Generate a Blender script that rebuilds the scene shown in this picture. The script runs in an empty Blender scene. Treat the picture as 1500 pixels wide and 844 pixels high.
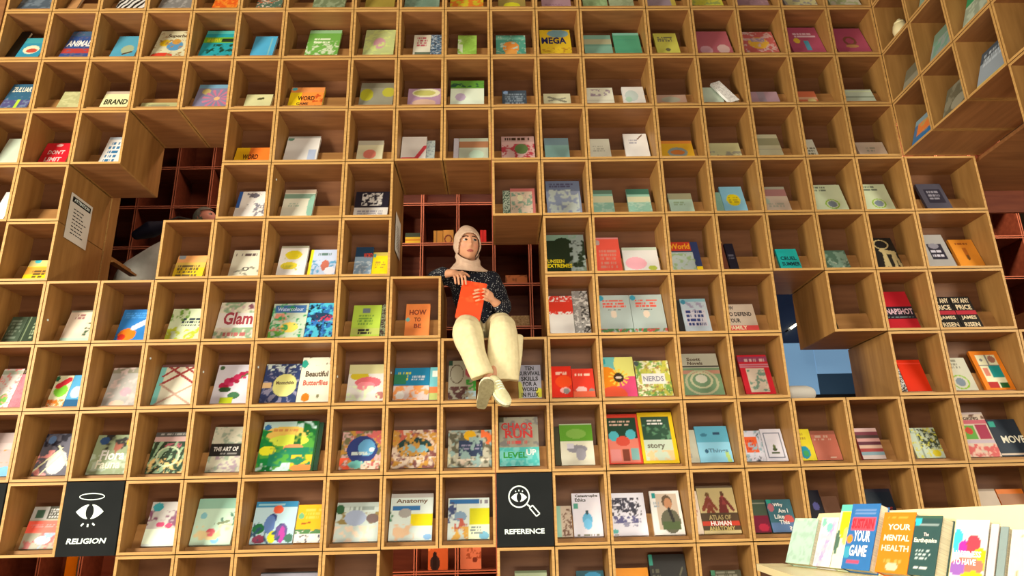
import bpy, bmesh, math, random
import numpy as np
from mathutils import Vector, Matrix, noise
SC = bpy.context.scene
COL = SC.collection
# ---------------------------------------------------------------- camera
cam_data = bpy.data.cameras.new('camera')
cam = bpy.data.objects.new('camera', cam_data); COL.objects.link(cam); SC.camera = cam
cam_data.sensor_width = 36.0; cam_data.lens = 1022.73 / 1500 * 36.0
cam_data.clip_start = 0.05; cam_data.clip_end = 100
_r = Matrix(((0.99963702, -0.01765901, -0.02034692), (-0.01400117, 0.3047211, -0.95233871), (0.0230175, 0.95227791, 0.30436325)))
_m = Matrix((_r[0], -_r[1], -_r[2])).transposed().to_4x4()
_m.translation = (0.01682, -4.13266, 1.79113)
cam.matrix_world = _m
# ---------------------------------------------------------------- world, lamps, exposure
w = bpy.data.worlds.new('world'); SC.world = w; w.use_nodes = True
bg = w.node_tree.nodes['Background']; bg.inputs[0].default_value = (1.0, 0.86, 0.68, 1); bg.inputs[1].default_value = 0.32
def area(name, loc, target, sx, sy, power, col):
    l = bpy.data.lights.new(name, 'AREA'); l.shape = 'RECTANGLE'; l.size = sx; l.size_y = sy; l.energy = power; l.color = col
    o = bpy.data.objects.new(name, l); COL.objects.link(o); o.location = loc
    o.rotation_euler = (Vector(target) - Vector(loc)).to_track_quat('-Z', 'Y').to_euler(); return o
area('ceiling_lamp', (-5.4, -3.7, 3.3), (0.2, 0, 2.9), 1.4, 1.6, 380, (1.0, 0.92, 0.74))
area('ceiling_lamp', (0.3, -5.6, 3.4), (0.2, 0, 2.6), 2.4, 1.2, 85, (1.0, 0.92, 0.76))
area('ceiling_lamp', (5.3, -3.2, 3.2), (-0.6, 0, 2.8), 1.2, 1.6, 120, (1.0, 0.91, 0.72))
area('low_fill', (-0.4, -3.6, 0.35), (-0.4, 0, 3.6), 5.0, 0.5, 98, (1.0, 0.90, 0.68))  # added low fill, stands in for light bounced up into the cubbies
area('table_fill', (0.4, -2.9, 2.9), (1.2, -2.0, 1.65), 0.3, 0.3, 22, (1.0, 0.96, 0.84))  # added light to brighten the display table, no fitting modelled
area('back_room_fill', (-0.6, 1.0, 5.3), (-0.6, 1.85, 3.5), 3.5, 0.3, 34, (1.0, 0.66, 0.48))  # added fill so the rear bookcase shows through the gaps
area('back_room_fill', (3.9, 0.9, 5.2), (3.9, 1.85, 3.4), 0.8, 0.3, 65, (1.0, 0.74, 0.56))  # added light for the dark room beyond the right end
area('back_room_fill', (-1.0, 1.0, 2.2), (-1.0, 1.85, 1.4), 4.5, 0.2, 45, (1.0, 0.6, 0.38))  # added low light behind the bottom row gaps
SC.view_settings.view_transform = 'Standard'; SC.view_settings.look = 'None'
SC.view_settings.exposure = 0.22; SC.view_settings.gamma = 1.0; SC.view_settings.use_curve_mapping = False
# ---------------------------------------------------------------- helpers
def lin(h):
    if isinstance(h, str):
        if len(h) == 3: h = ''.join(c * 2 for c in h)
        c = [int(h[i:i + 2], 16) / 255 for i in (0, 2, 4)]
    else: c = h
    return tuple(x / 12.92 if x <= 0.04045 else ((x + 0.055) / 1.055) ** 2.4 for x in c)
def link(o, parent=None):
    COL.objects.link(o)
    if parent is not None: o.parent = parent
    return o
def tag(o, label=None, cat=None, group=None, kind=None):
    if label: o['label'] = label
    if cat: o['category'] = cat
    if group: o['group'] = group
    if kind: o['kind'] = kind
    return o
def empty(name, loc=(0, 0, 0), rot=(0, 0, 0)):
    o = bpy.data.objects.new(name, None); o.location = loc; o.rotation_euler = rot; o.empty_display_size = 0.05
    return link(o)
def mk(name, verts, faces, mats, parent=None, mi=None, smooth=False):
    me = bpy.data.meshes.new(name); me.from_pydata(verts, [], faces); me.update()
    for m in (mats if isinstance(mats, (list, tuple)) else [mats]): me.materials.append(m)
    if mi is not None: me.polygons.foreach_set('material_index', mi)
    if smooth: me.polygons.foreach_set('use_smooth', [True] * len(me.polygons))
    return link(bpy.data.objects.new(name, me), parent)
BF = [(0, 3, 2, 1), (4, 5, 6, 7), (0, 1, 5, 4), (2, 3, 7, 6), (1, 2, 6, 5), (3, 0, 4, 7)]
def boxv(x0, x1, y0, y1, z0, z1):
    return [(x0, y0, z0), (x1, y0, z0), (x1, y1, z0), (x0, y1, z0), (x0, y0, z1), (x1, y0, z1), (x1, y1, z1), (x0, y1, z1)]
def boxes(name, bl, mats, parent=None, edge=False):
    v = []; f = []; mi = []
    for b in bl:
        n = len(v); v += boxv(*b); f += [tuple(i + n for i in q) for q in BF]
        mi += [0, 0, 1 if edge else 0, 1 if edge == 2 else 0, 0, 0]
    return mk(name, v, f, mats, parent, mi)
# ---------------------------------------------------------------- materials
def mat(name, col, rough=0.5, spec=0.4, metal=0.0):
    m = bpy.data.materials.new(name); m.use_nodes = True
    b = m.node_tree.nodes['Principled BSDF']
    b.inputs['Base Color'].default_value = (*lin(col), 1); b.inputs['Roughness'].default_value = rough
    b.inputs['Specular IOR Level'].default_value = spec; b.inputs['Metallic'].default_value = metal
    return m
def noisy(m, c1, c2, scale=(8, 8, 8), detail=4, bump=0.0, rnd=True):
    nt = m.node_tree; N = nt.nodes; L = nt.links; b = N['Principled BSDF']
    tc = N.new('ShaderNodeTexCoord'); mp = N.new('ShaderNodeMapping'); mp.inputs['Scale'].default_value = scale
    L.new(tc.outputs['Object'], mp.inputs['Vector'])
    if rnd:
        oi = N.new('ShaderNodeObjectInfo'); mu = N.new('ShaderNodeMath'); mu.operation = 'MULTIPLY'; mu.inputs[1].default_value = 37.0
        L.new(oi.outputs['Random'], mu.inputs[0]); cb = N.new('ShaderNodeCombineXYZ')
        for i in range(3): L.new(mu.outputs[0], cb.inputs[i])
        L.new(cb.outputs[0], mp.inputs['Location'])
    nz = N.new('ShaderNodeTexNoise'); nz.inputs['Scale'].default_value = 1.0; nz.inputs['Detail'].default_value = detail
    L.new(mp.outputs[0], nz.inputs['Vector'])
    cr = N.new('ShaderNodeValToRGB'); cr.color_ramp.elements[0].color = (*lin(c1), 1); cr.color_ramp.elements[1].color = (*lin(c2), 1)
    cr.color_ramp.elements[0].position = 0.32; cr.color_ramp.elements[1].position = 0.68
    L.new(nz.outputs[0], cr.inputs[0]); L.new(cr.outputs[0], b.inputs['Base Color'])
    if bump:
        bp = N.new('ShaderNodeBump'); bp.inputs['Strength'].default_value = bump; bp.inputs['Distance'].default_value = 0.002
        L.new(nz.outputs[0], bp.inputs['Height']); L.new(bp.outputs[0], b.inputs['Normal'])
    return m
M = {}
M['veneer'] = noisy(mat('plywood_veneer', 'b67', 0.5, 0.3), (0.52, 0.345, 0.205), (0.60, 0.41, 0.25), (3, 26, 26))
M['veneer_side'] = noisy(mat('plywood_veneer_upright', 'b67', 0.5, 0.3), (0.58, 0.42, 0.225), (0.66, 0.49, 0.275), (26, 26, 3))
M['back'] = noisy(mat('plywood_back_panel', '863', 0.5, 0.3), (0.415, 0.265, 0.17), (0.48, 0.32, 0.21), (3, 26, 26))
M['edge'] = noisy(mat('plywood_edge', 'db7', 0.5, 0.3), (0.71, 0.545, 0.315), (0.80, 0.63, 0.385), (6, 80, 80))
M['rest'] = noisy(mat('display_rest_veneer_lit', 'b85', 0.5, 0.3), (0.60, 0.43, 0.25), (0.68, 0.50, 0.30), (3, 26, 26))  # lighter than the panels: light on the upturned face put into the colour
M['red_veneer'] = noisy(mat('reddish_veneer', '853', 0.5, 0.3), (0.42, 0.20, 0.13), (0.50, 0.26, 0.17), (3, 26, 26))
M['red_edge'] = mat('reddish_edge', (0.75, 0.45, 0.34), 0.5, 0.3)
M['paper'] = noisy(mat('page_block', 'eed', 0.8, 0.1), (0.80, 0.77, 0.68), (0.90, 0.87, 0.78), (3, 3, 400), 2)
M['white'] = mat('white_print', 'eff', 0.6, 0.2)
M['black_board'] = noisy(mat('black_sign_board', '222', 0.85, 0.12), (0.11, 0.122, 0.128), (0.13, 0.142, 0.148), (5, 5, 5))
M['sheet'] = mat('white_paper_sheet', (0.86, 0.85, 0.82), 0.7, 0.2)
M['ink'] = mat('black_ink', '222', 0.7, 0.2)
M['cream'] = noisy(mat('cream_laminate', 'eeb', 0.4, 0.4), (0.90, 0.85, 0.66), (0.93, 0.88, 0.70), (3, 3, 3))
def attr_mat(name, rough, spec):
    m = mat(name, 'fff', rough, spec); a = m.node_tree.nodes.new('ShaderNodeVertexColor'); a.layer_name = 'Col'
    m.node_tree.links.new(a.outputs[0], m.node_tree.nodes['Principled BSDF'].inputs['Base Color']); return m
M['cover'] = attr_mat('printed_cover', 0.42, 0.4)
def set_col(me, cols):
    a = me.color_attributes.new('Col', 'FLOAT_COLOR', 'POINT')
    c = np.ones((len(me.vertices), 4), dtype=np.float32); c[:, :3] = cols; a.data.foreach_set('color', c.ravel())
# ---------------------------------------------------------------- lettering
_tc = {}
def text_geo(s):
    if s in _tc: return _tc[s]
    cu = bpy.data.curves.new('t', 'FONT'); cu.body = s; cu.resolution_u = 2; cu.offset = 0.03
    o = bpy.data.objects.new('t', cu); COL.objects.link(o)
    dg = bpy.context.evaluated_depsgraph_get(); dg.update()
    me = o.evaluated_get(dg).to_mesh()
    v = np.array([p.co[:2] for p in me.vertices]); f = [tuple(p.vertices) for p in me.polygons]
    o.evaluated_get(dg).to_mesh_clear(); bpy.data.objects.remove(o); bpy.data.curves.remove(cu)
    lo = v.min(0); hi = v.max(0); v = (v - (lo + hi) / 2) / (hi - lo)
    _tc[s] = (v, f); return _tc[s]
# ---------------------------------------------------------------- cover painting (printed artwork, stored as colour per mesh point)
def vnoise(rs, n, m, cells, asp):
    gx = max(2, int(cells)); gy = max(2, int(cells * asp)); g = rs.rand(gy + 2, gx + 2)
    x = np.linspace(0, gx, n); y = np.linspace(0, gy, m); xi = x.astype(int); yi = y.astype(int)
    xf = (x - xi)[None, :]; yf = (y - yi)[:, None]; xf = xf * xf * (3 - 2 * xf); yf = yf * yf * (3 - 2 * yf)
    a = g[np.ix_(yi, xi)]; b = g[np.ix_(yi, xi + 1)]; c = g[np.ix_(yi + 1, xi)]; d = g[np.ix_(yi + 1, xi + 1)]
    return (a * (1 - xf) + b * xf) * (1 - yf) + (c * (1 - xf) + d * xf) * yf
def paint(base, ops, n, m, asp, seed):
    rs = np.random.RandomState(seed); U, V = np.meshgrid(np.linspace(0, 1, n), np.linspace(0, 1, m))
    img = np.empty((m, n, 3)); img[:] = lin(base)
    img *= (1 + 0.06 * (vnoise(rs, n, m, 5, asp) - 0.5))[..., None]
    texts = []
    for op in [o for o in ops.split(';') if ':' in o]:
        k, a = op.strip().split(':', 1); a = a.split(',')
        F = lambda *ix: [float(a[i]) for i in ix]
        if k == 'T':
            texts.append((a[0], *F(1, 2, 3, 4), lin(a[5]))); continue
        if k == 'b': v0, v1 = F(0, 1); mk_ = (V >= v0) & (V <= v1); c = a[2]
        elif k == 'r': u0, v0, u1, v1 = F(0, 1, 2, 3); mk_ = (U >= u0) & (U <= u1) & (V >= v0) & (V <= v1); c = a[4]
        elif k == 'o2':
            u0, v0, u1, v1 = F(0, 1, 2, 3); mk_ = (U >= u0) & (U <= u1) & (V >= v0) & (V <= v1) & ~((U >= u0 + .045) & (U <= u1 - .045) & (V >= v0 + .03) & (V <= v1 - .03)); c = a[4]
        elif k == 'c': u, v, ru, rv = F(0, 1, 2, 3); mk_ = ((U - u) / ru) ** 2 + ((V - v) / rv) ** 2 < 1; c = a[4]
        elif k == 'o':
            u, v, ru, rv, t = F(0, 1, 2, 3, 4); d = ((U - u) / ru) ** 2 + ((V - v) / rv) ** 2; mk_ = (d < 1) & (d > (1 - t) ** 2); c = a[5]
        elif k == 'l':
            u0, v0, u1, v1, t = F(0, 1, 2, 3, 4); dx, dy = u1 - u0, (v1 - v0) * asp; L2 = dx * dx + dy * dy
            s = np.clip(((U - u0) * dx + (V - v0) * asp * dy) / L2, 0, 1)
            mk_ = (U - u0 - s * dx) ** 2 + ((V - v0) * asp - s * dy) ** 2 < max(t, .016) ** 2; c = a[5]
        elif k == 'n':
            dens, cells = F(1, 2); cells *= 1.35; vn = .6 * vnoise(rs, n, m, cells, asp) + .4 * vnoise(rs, n, m, cells * 2.4, asp); th = np.clip(0.76 - dens * 0.55, 0.2, 0.8)
            al = np.clip((vn - th) / .12 + .5, 0, 1); c = lin(a[0])
            if len(a) > 3: u0, v0, u1, v1 = F(3, 4, 5, 6); al = al * ((U >= u0) & (U <= u1) & (V >= v0) & (V <= v1))
            img = img * (1 - al[..., None]) + np.array(c) * al[..., None]; continue
        elif k == 'w':
            u0, v0, u1, v1 = F(0, 1, 2, 3); nl = int(a[5]); mk_ = np.zeros_like(U, bool)
            for i in range(nl):
                y0 = v0 + (v1 - v0) * (i + .15) / nl; y1 = v0 + (v1 - v0) * (i + .8) / nl
                y1 = max(y1, y0 + 1.05 / m); row = rs.rand(n) > 0.28; e = u1 - rs.rand() * .2 * (u1 - u0)
                mk_ |= (V >= y0) & (V <= y1) & (U >= u0) & (U <= e) & row[None, :]
            c = a[4]
        elif k == 'z':
            mk_ = np.sin((U * 1.2 + V * asp * .5) * int(a[1]) * 4 + 5 * vnoise(rs, n, m, 4, asp)) > 0.1; c = a[0]
        elif k == 'y':
            u, v, r = F(0, 1, 2); an = np.arctan2((V - v) * asp, U - u); d = np.hypot(U - u, (V - v) * asp); mk_ = (np.sin(an * 12) > 0.2) & (d < r) & (d > r * .25); c = a[3]
        elif k == 's':
            for i in range(len(a)): img[(V >= i / len(a)) & (V <= (i + 1) / len(a))] = lin(a[i])
            continue
        else: continue
        img[mk_] = lin(c)
    return img.reshape(-1, 3), texts
_seed = [11]
def make_book(w, h, t, base, ops='', label=None, group=None, name='book', parent=None):
    """Closed book standing on its tail: front cover towards -Y at y=-t, spine at the left. Cover is the root mesh; page block and lettering are parts."""
    _seed[0] += 1
    n = max(6, int(w / .0050)); m = max(8, int(h / .0052)); asp = h / w
    cols, texts = paint(base, ops, n, m, asp, _seed[0])
    X, V = np.meshgrid(np.linspace(-w / 2, w / 2, n), np.linspace(h, 0, m))
    front = np.stack([X.ravel(), np.full(n * m, -t), V.ravel()], 1)
    idx = np.arange(n * m).reshape(m, n)
    quads = np.stack([idx[1:, :-1].ravel(), idx[1:, 1:].ravel(), idx[:-1, 1:].ravel(), idx[:-1, :-1].ravel()], 1)
    v = front.tolist(); f = quads.tolist(); bt = min(.0025, t * .2); eb = lin(base)
    def addbox(x0, x1, y0, y1, z0, z1, front_open=False):
        k = len(v); v.extend(boxv(x0, x1, y0, y1, z0, z1))
        for i, q in enumerate(BF):
            if not (front_open and i == 2): f.append([j + k for j in q])
    nf = len(v)
    addbox(-w / 2, w / 2, -t, -t + bt, 0, h, True)
    addbox(-w / 2, w / 2, -bt, 0, 0, h)
    addbox(-w / 2, -w / 2 + bt, -t + bt, -bt, 0, h)
    me = bpy.data.meshes.new(name); me.from_pydata(v, [], f); me.update(); me.materials.append(M['cover'])
    allc = np.concatenate([cols, np.tile(np.array(eb) * .92, (len(v) - nf, 1))]); set_col(me, allc)
    o = link(bpy.data.objects.new(name, me), parent)
    if label: tag(o, label, 'book', group)
    g = .003
    boxes('pages', [(-w / 2 + bt, w / 2 - g, -t + bt, -bt, g, h - g)], M['paper'], o)
    if texts:
        tv = []; tf = []; tcol = []
        for s, u, vv, tw, th, c in texts:
            gv, gf = text_geo(s); k = len(tv)
            tv += [(-w / 2 + u * w + p[0] * tw * w, -t - .0006, h - vv * h + p[1] * th * h) for p in gv]
            tf += [tuple(i + k for i in q) for q in gf]; tcol += [c] * len(gv)
        to = mk('title', tv, tf, M['cover'], o); set_col(to.data, np.array(tcol))
    return o
# ---------------------------------------------------------------- grid of the shelf wall (metres)
PX = {-2: -3.3963, -1: -3.0713, 0: -2.7465, 1: -2.4182, 2: -2.0908, 3: -1.7656, 4: -1.4428, 5: -0.9615, 6: -0.6418, 7: -0.3212, 8: 0.0, 9: 0.3233, 10: 0.6381, 11: 1.1155, 12: 1.4381, 13: 1.7672, 14: 2.0943, 15: 2.4238, 16: 2.7549, 17: 3.2405, 18: 3.5705}
ROWZ = lambda r: 1.6 + (10 - r) * 0.4
T = 0.0150; G = 0.0026; DEP = 0.25; FULL = 0.52; LEAN = math.radians(20)
def cubby(parent_loc, rotz, width, label, group, depth=DEP, full=FULL, rest=True, height=0.4, ry=.125):
    """Open plywood box; local origin at the lower left corner of its front face, opening towards -Y."""
    c = empty('shelf_cubby', parent_loc, (0, 0, rotz)); tag(c, label, 'cubby', group)
    a, b = G, width - G; lo, hi = G, height - G; ve = [M['veneer'], M['edge']]; vs = [M['veneer_side'], M['edge']]
    boxes('side_panel', [(a, a + T, 0, full, lo, hi)], vs, c, 2); boxes('side_panel', [(b - T, b, 0, full, lo, hi)], vs, c, 2)
    boxes('top_panel', [(a + T, b - T, 0, full, hi - T, hi)], ve, c, 2); boxes('bottom_panel', [(a + T, b - T, 0, full, lo, lo + T)], ve, c, 2)
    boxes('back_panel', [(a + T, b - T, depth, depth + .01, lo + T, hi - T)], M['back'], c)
    if rest:
        z0 = lo + T; h = .125; y = ry; s = math.tan(LEAN); P = [(y - .055, z0), (y - .055, z0 + .018), (y, z0 + .018), (y + h * s, z0 + .018 + h), (y + h * s + .012, z0 + .018 + h), (y + h * s + .012, z0)]
        x0, x1 = a + T + .001, b - T - .001; v = [(x0, *p) for p in P] + [(x1, *p) for p in P]; n = len(P)
        f = [tuple(range(n - 1, -1, -1))[::-1], tuple(range(2 * n - 1, n - 1, -1))] + [(i, i + n, (i + 1) % n + n, (i + 1) % n) for i in range(n)]
        o = mk('display_rest', v, f, M['rest'], c)
        bm = bmesh.new(); bm.from_mesh(o.data); bmesh.ops.recalc_face_normals(bm, faces=bm.faces); bm.to_mesh(o.data); bm.free()
    return c
REST_Y = .125; RY = lambda r: .07 if r <= 2 else REST_Y; REST_Z = G + T + .0185
BOOKS = [
(1, -2, -3.3402, 0.0673, 0.335, 0.02, 'tall black slab at the left picture edge, first cubby, second row down', '111', ''),  # plain black block with no cover print
(5, 12, 1.5006, 0.0577, 0.2498, 0.02, 'brown book spine beside a dark one, ninth cubby, sixth row down', '743', 'b:0,.06,c95;r:0,0,.15,1,a75'),
(5, 12, 1.5673, 0.0578, 0.2316, 0.02, 'narrow charcoal book beside a brown one, ninth cubby, sixth row down', '223', 'w:.2,.4,.8,.6,667,2'),
(6, 14, 2.1499, 0.0563, 0.3095, 0.02, 'black spine with white lettering at cubby side, thirteenth cubby, fifth row up', '221', 'w:.1,.05,.9,.3,ddb,3;n:675,.4,4,0,.4,1,.65;w:.1,.7,.9,.98,eee,3'),
(0, -2, -3.2462, 0.2552, 0.22, 0.02, 'slate blue book seen only at its foot, first cubby, top cut-off row', '567', 'n:789,.4,5'),
(0, -1, -2.9853, 0.0675, 0.22, 0.02, 'narrow tan book seen only at its foot, second cubby, top cut-off row', 'c96', ''),
(0, 0, -2.5721, 0.2081, 0.22, 0.02, 'black and white zebra striped book, third cubby, top cut-off row', 'eee', 'z:111,7'),
(0, 1, -2.2573, 0.2376, 0.22, 0.02, 'plain grey book with worn lower edge, fourth cubby, top cut-off row', '888', 'n:aaa,.3,6'),
(0, 2, -1.9053, 0.175, 0.22, 0.02, 'bright orange book cut off at the top, fifth cubby, top cut-off row', 'e62', 'n:f93,.4,6'),
(0, 3, -1.5913, 0.1803, 0.22, 0.02, 'grey green picture book with red dots, sixth cubby, top cut-off row', '576', 'n:c64,.25,7;n:edc,.2,9'),
(0, 4, -1.1619, 0.2297, 0.22, 0.02, 'grey olive picture book cut off above, seventh cubby, top cut-off row', '786', 'n:9a8,.4,6'),
(0, 5, -0.7949, 0.2107, 0.22, 0.02, 'mustard yellow book with pink bottom mark, eighth cubby, top cut-off row', 'a94', 'c:.5,.95,.2,.06,c88'),
(0, 6, -0.4908, 0.2504, 0.22, 0.02, 'grey green plain cover cut off above, ninth cubby, top cut-off row', '798', 'n:8a9,.3,4'),
(0, 7, -0.1664, 0.2411, 0.22, 0.02, 'yellow and orange cartoon cover, tenth cubby, top cut-off row', 'dc3', 'n:e83,.5,6'),
(0, 8, 0.1613, 0.1973, 0.22, 0.02, 'olive and yellow cover cut off above, eleventh cubby, top cut-off row', 'a95', 'c:.5,.8,.3,.2,dd3'),
(0, 9, 0.4847, 0.2126, 0.22, 0.02, 'pinkish grey cover with thin stripes, twelfth cubby, top cut-off row', 'b9a', 'w:.1,.7,.9,.98,857,4'),
(0, 10, 0.7693, 0.1783, 0.22, 0.02, 'light green cover, left of a pair, thirteenth cubby, top cut-off row', '9b8', 'n:ac9,.4,5'),
(0, 10, 0.9626, 0.1786, 0.22, 0.02, 'pale grey green cover, right of a pair, thirteenth cubby, top cut-off row', 'ab9', 'n:9a8,.3,5'),
(0, 11, 1.2531, 0.2137, 0.22, 0.02, 'grey lilac cover with yellow right edge, fourteenth cubby, top cut-off row', 'a9a', 'r:.85,0,1,1,cb5'),
(0, 12, 1.5901, 0.2347, 0.22, 0.02, 'lemon yellow cover with grey drawing, fifteenth cubby, top cut-off row', 'dd5', 'n:ab6,.35,6'),
(0, 13, 1.9272, 0.2355, 0.22, 0.02, 'dusty pink cover cut off above, sixteenth cubby, top cut-off row', 'a89', 'n:b9a,.4,5'),
(0, 14, 2.2831, 0.2363, 0.22, 0.02, 'grey and white cover cut off above, seventeenth cubby, top cut-off row', 'aaa', 'n:dda,.4,6'),
(0, 15, 2.6111, 0.227, 0.22, 0.02, 'pale green and white cover cut off above, eighteenth cubby, top cut-off row', 'bc9', 'n:ddc,.4,6'),
(1, -2, -3.2257, 0.1567, 0.2539, 0.02, 'small teal blue book with red and white boat, first cubby, second row down', '39b', 'b:0,.25,4ab;c:.5,.55,.35,.2,eec;c:.55,.6,.25,.1,c54'),
(1, -1, -2.9049, 0.2026, 0.335, 0.02, 'blue hardback with white word across and red band, second cubby, second row down', '359', 'b:0,.18,468;b:.62,.8,b44;n:668,.15,8;T:ANIMALS,.5,.45,.9,.22,fff'),
(1, 0, -2.5725, 0.17, 0.2708, 0.02, 'light blue book with faint animal drawing, third cubby, second row down', '5ac', 'c:.6,.6,.25,.2,ab9;l:.5,.8,.8,.7,.05,543'),
(1, 1, -2.2488, 0.2552, 0.335, 0.02, 'cream picture book with red yellow blue art, fourth cubby, second row down', 'ddb', 'c:.25,.45,.15,.12,ec2;c:.55,.55,.22,.18,59c;c:.3,.9,.3,.1,d43;c:.55,.4,.12,.1,c94;n:a85,.15,8;T:Superhero,.6,.2,.7,.15,543'),
(1, 2, -1.9294, 0.2321, 0.335, 0.02, 'teal comic cover with yellow lettering, fifth cubby, second row down', '2ab', 'b:0,.12,5cc;b:.25,.45,7b3;r:.55,.3,1,.42,232;n:143,.25,6,.1,.5,1,.95;w:.1,.28,.6,.42,dd3,2'),
(1, 3, -1.607, 0.1567, 0.2603, 0.02, 'plain bright cyan book, sixth cubby, second row down', '5be', 'r:.75,.1,.8,.9,8cd'),
(1, 4, -1.191, 0.2285, 0.335, 0.02, 'green craft book with white flecks, seventh cubby, second row down', '7b5', 'b:0,.12,9c9;n:dec,.35,7,0,.4,1,1;w:.2,.3,.8,.5,efd,2'),
(1, 5, -0.7922, 0.2146, 0.335, 0.02, 'pale green book with pink flower middle, eighth cubby, second row down', 'cd9', 'c:.5,.5,.2,.2,dab;n:de9,.3,5'),
(1, 6, -0.4866, 0.1208, 0.2683, 0.02, 'white booklet with pink lettering, ninth cubby, second row down', 'eed', 'w:.2,.1,.85,.55,c67,4;r:.1,.8,1,.9,676'),
(1, 6, -0.3849, 0.0778, 0.2683, 0.02, 'blue picture book half behind a white booklet, ninth cubby, second row down', '579', 'n:bcd,.35,6;n:234,.25,5'),
(1, 7, -0.1639, 0.1341, 0.2589, 0.02, 'small lime green book with white side, tenth cubby, second row down', '9c5', 'r:0,.2,.25,1,efd;n:ad6,.4,4'),
(1, 8, 0.1477, 0.2111, 0.2556, 0.02, 'teal book with orange animal face, eleventh cubby, second row down', '5a9', 'c:.5,.6,.28,.3,e94;b:.1,.22,7cb;n:bdc,.2,8;c:.5,.85,.2,.15,ea5'),
(1, 9, 0.4701, 0.2214, 0.3223, 0.02, 'yellow book with big dark blue capitals, twelfth cubby, second row down', 'ec3', 'c:.6,.15,.35,.15,8bc;n:c93,.25,9,0,.7,1,1;T:MEGA,.45,.42,.8,.25,126'),
(1, 10, 0.7729, 0.1982, 0.2529, 0.02, 'pale teal book with beige stripe band, thirteenth cubby, second row down', '8ba', 'b:.2,.45,bb9;b:.45,.55,7a9'),
(1, 10, 0.9857, 0.1888, 0.279, 0.02, 'solid sea green book, thirteenth cubby, second row down', '5a8', 'b:0,.1,8cb;r:.1,.3,.9,.32,498'),
(1, 11, 1.2705, 0.165, 0.2714, 0.02, 'small yellow book with fine dark lines, fourteenth cubby, second row down', 'dd6', 'w:.15,.15,.85,.4,776,3;c:.5,.75,.1,.08,775'),
(1, 12, 1.6068, 0.2486, 0.2916, 0.02, 'rose pink book with pale round shapes, fifteenth cubby, second row down', 'b67', 'c:.25,.8,.18,.18,dab;c:.75,.75,.18,.18,dbb'),
(1, 13, 1.9387, 0.2492, 0.2826, 0.02, 'coral red book with yellow monster face, sixteenth cubby, second row down', 'c66', 'c:.5,.5,.3,.25,eb4;r:.3,.3,.7,.45,a9b;n:dbb,.25,8'),
(1, 14, 2.2835, 0.2355, 0.335, 0.02, 'magenta pink book with yellow and blue figures, seventeenth cubby, second row down', 'b57', 'c:.25,.5,.1,.1,ec4;r:.45,.5,.6,.85,5ac;w:.2,.2,.9,.4,ecd,2'),
(1, 15, 2.6101, 0.241, 0.3207, 0.02, 'deep pink book with brown curl motif, eighteenth cubby, second row down', 'b57', 'o:.5,.5,.2,.18,.4,854;c:.5,.7,.2,.06,c96'),
(2, -2, -3.2401, 0.1835, 0.2804, 0.02, 'dark teal book with white title and green figure, first cubby, third row down', '368', 'b:.62,.9,558;n:78a,.3,7,0,.5,1,1;r:.5,.6,.6,.95,bd4;T:ZULUART,.5,.22,.8,.2,eed'),
(2, -1, -2.8766, 0.1468, 0.192, 0.02, 'pale beige book lying back in shade, second cubby, third row down', 'bb8', 'n:cc9,.4,4'),
(2, 0, -2.5689, 0.1839, 0.1917, 0.02, 'cream book with large dark word, third cubby, third row down', 'eeb', 'b:0,.15,cba;T:BRAND,.52,.6,.85,.3,332'),
(2, 1, -2.2628, 0.2442, 0.0624, 0.02, 'low pale olive book lying far back, fourth cubby, third row down', 'bb8', 'c:.5,.5,.3,.2,997'),
(2, 2, -1.9128, 0.2491, 0.2599, 0.02, 'mauve book with pink fireworks wheel, fifth cubby, third row down', '88a', 'b:0,.15,7ac;c:.25,.3,.12,.12,cb7;y:.6,.6,.4,c79;c:.6,.6,.08,.08,eb8'),
(2, 3, -1.598, 0.1804, 0.1447, 0.02, 'cream box shaped book with dark right side, sixth cubby, third row down', 'dda', 'l:.5,.35,.65,.3,.06,553'),
(2, 4, -1.2749, 0.2316, 0.2203, 0.02, 'yellow book with orange panel and dark title, seventh cubby, third row down', 'fd2', 'r:.35,0,1,1,f94;b:0,.25,e95;n:c52,.2,8,.7,.3,1,1;c:.1,.08,.08,.08,5bc;T:WORD,.5,.55,.5,.22,421;T:GAME,.42,.82,.35,.13,643'),
(2, 5, -0.7925, 0.2323, 0.2656, 0.02, 'olive grey book with yellow patches, eighth cubby, third row down', '998', 'c:.2,.5,.2,.25,bb3;c:.85,.4,.2,.2,bb4;b:0,.2,887'),
(2, 6, -0.4603, 0.2284, 0.1974, 0.02, 'lilac book with oval yellow title plate, ninth cubby, third row down', 'b9b', 'c:.55,.25,.42,.25,eec;c:.5,.25,.33,.16,cc7;c:.5,.8,.35,.2,dba'),
(2, 7, -0.1642, 0.2337, 0.2846, 0.02, 'green topped book with white lower half, tenth cubby, third row down', '6a4', 'b:.32,1,efe;n:254,.4,8,0,.1,1,.25;c:.3,.65,.15,.15,cbd'),
(2, 8, 0.1635, 0.1688, 0.168, 0.02, 'dark slate book with pale dot, eleventh cubby, third row down', '456', 'c:.15,.15,.1,.12,9be;w:.1,.2,.95,.9,89a,5'),
(2, 9, 0.4591, 0.1879, 0.1292, 0.02, 'pale cream book with grey scrawl, twelfth cubby, third row down', 'ddb', 'l:.2,.3,.8,.7,.05,887;l:.2,.6,.8,.4,.04,998'),
(2, 10, 0.7607, 0.1884, 0.1917, 0.02, 'white book with faint grey bookshelf drawing, thirteenth cubby, third row down', 'eed', 'n:a9a,.4,8,.15,.1,.9,.5;b:.7,.75,ddc'),
(2, 10, 0.9974, 0.1511, 0.2004, 0.02, 'small white book with soft blue wash, thirteenth cubby, third row down', 'eee', 'c:.4,.5,.3,.3,cdd;c:.25,.7,.15,.15,bdc'),
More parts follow.
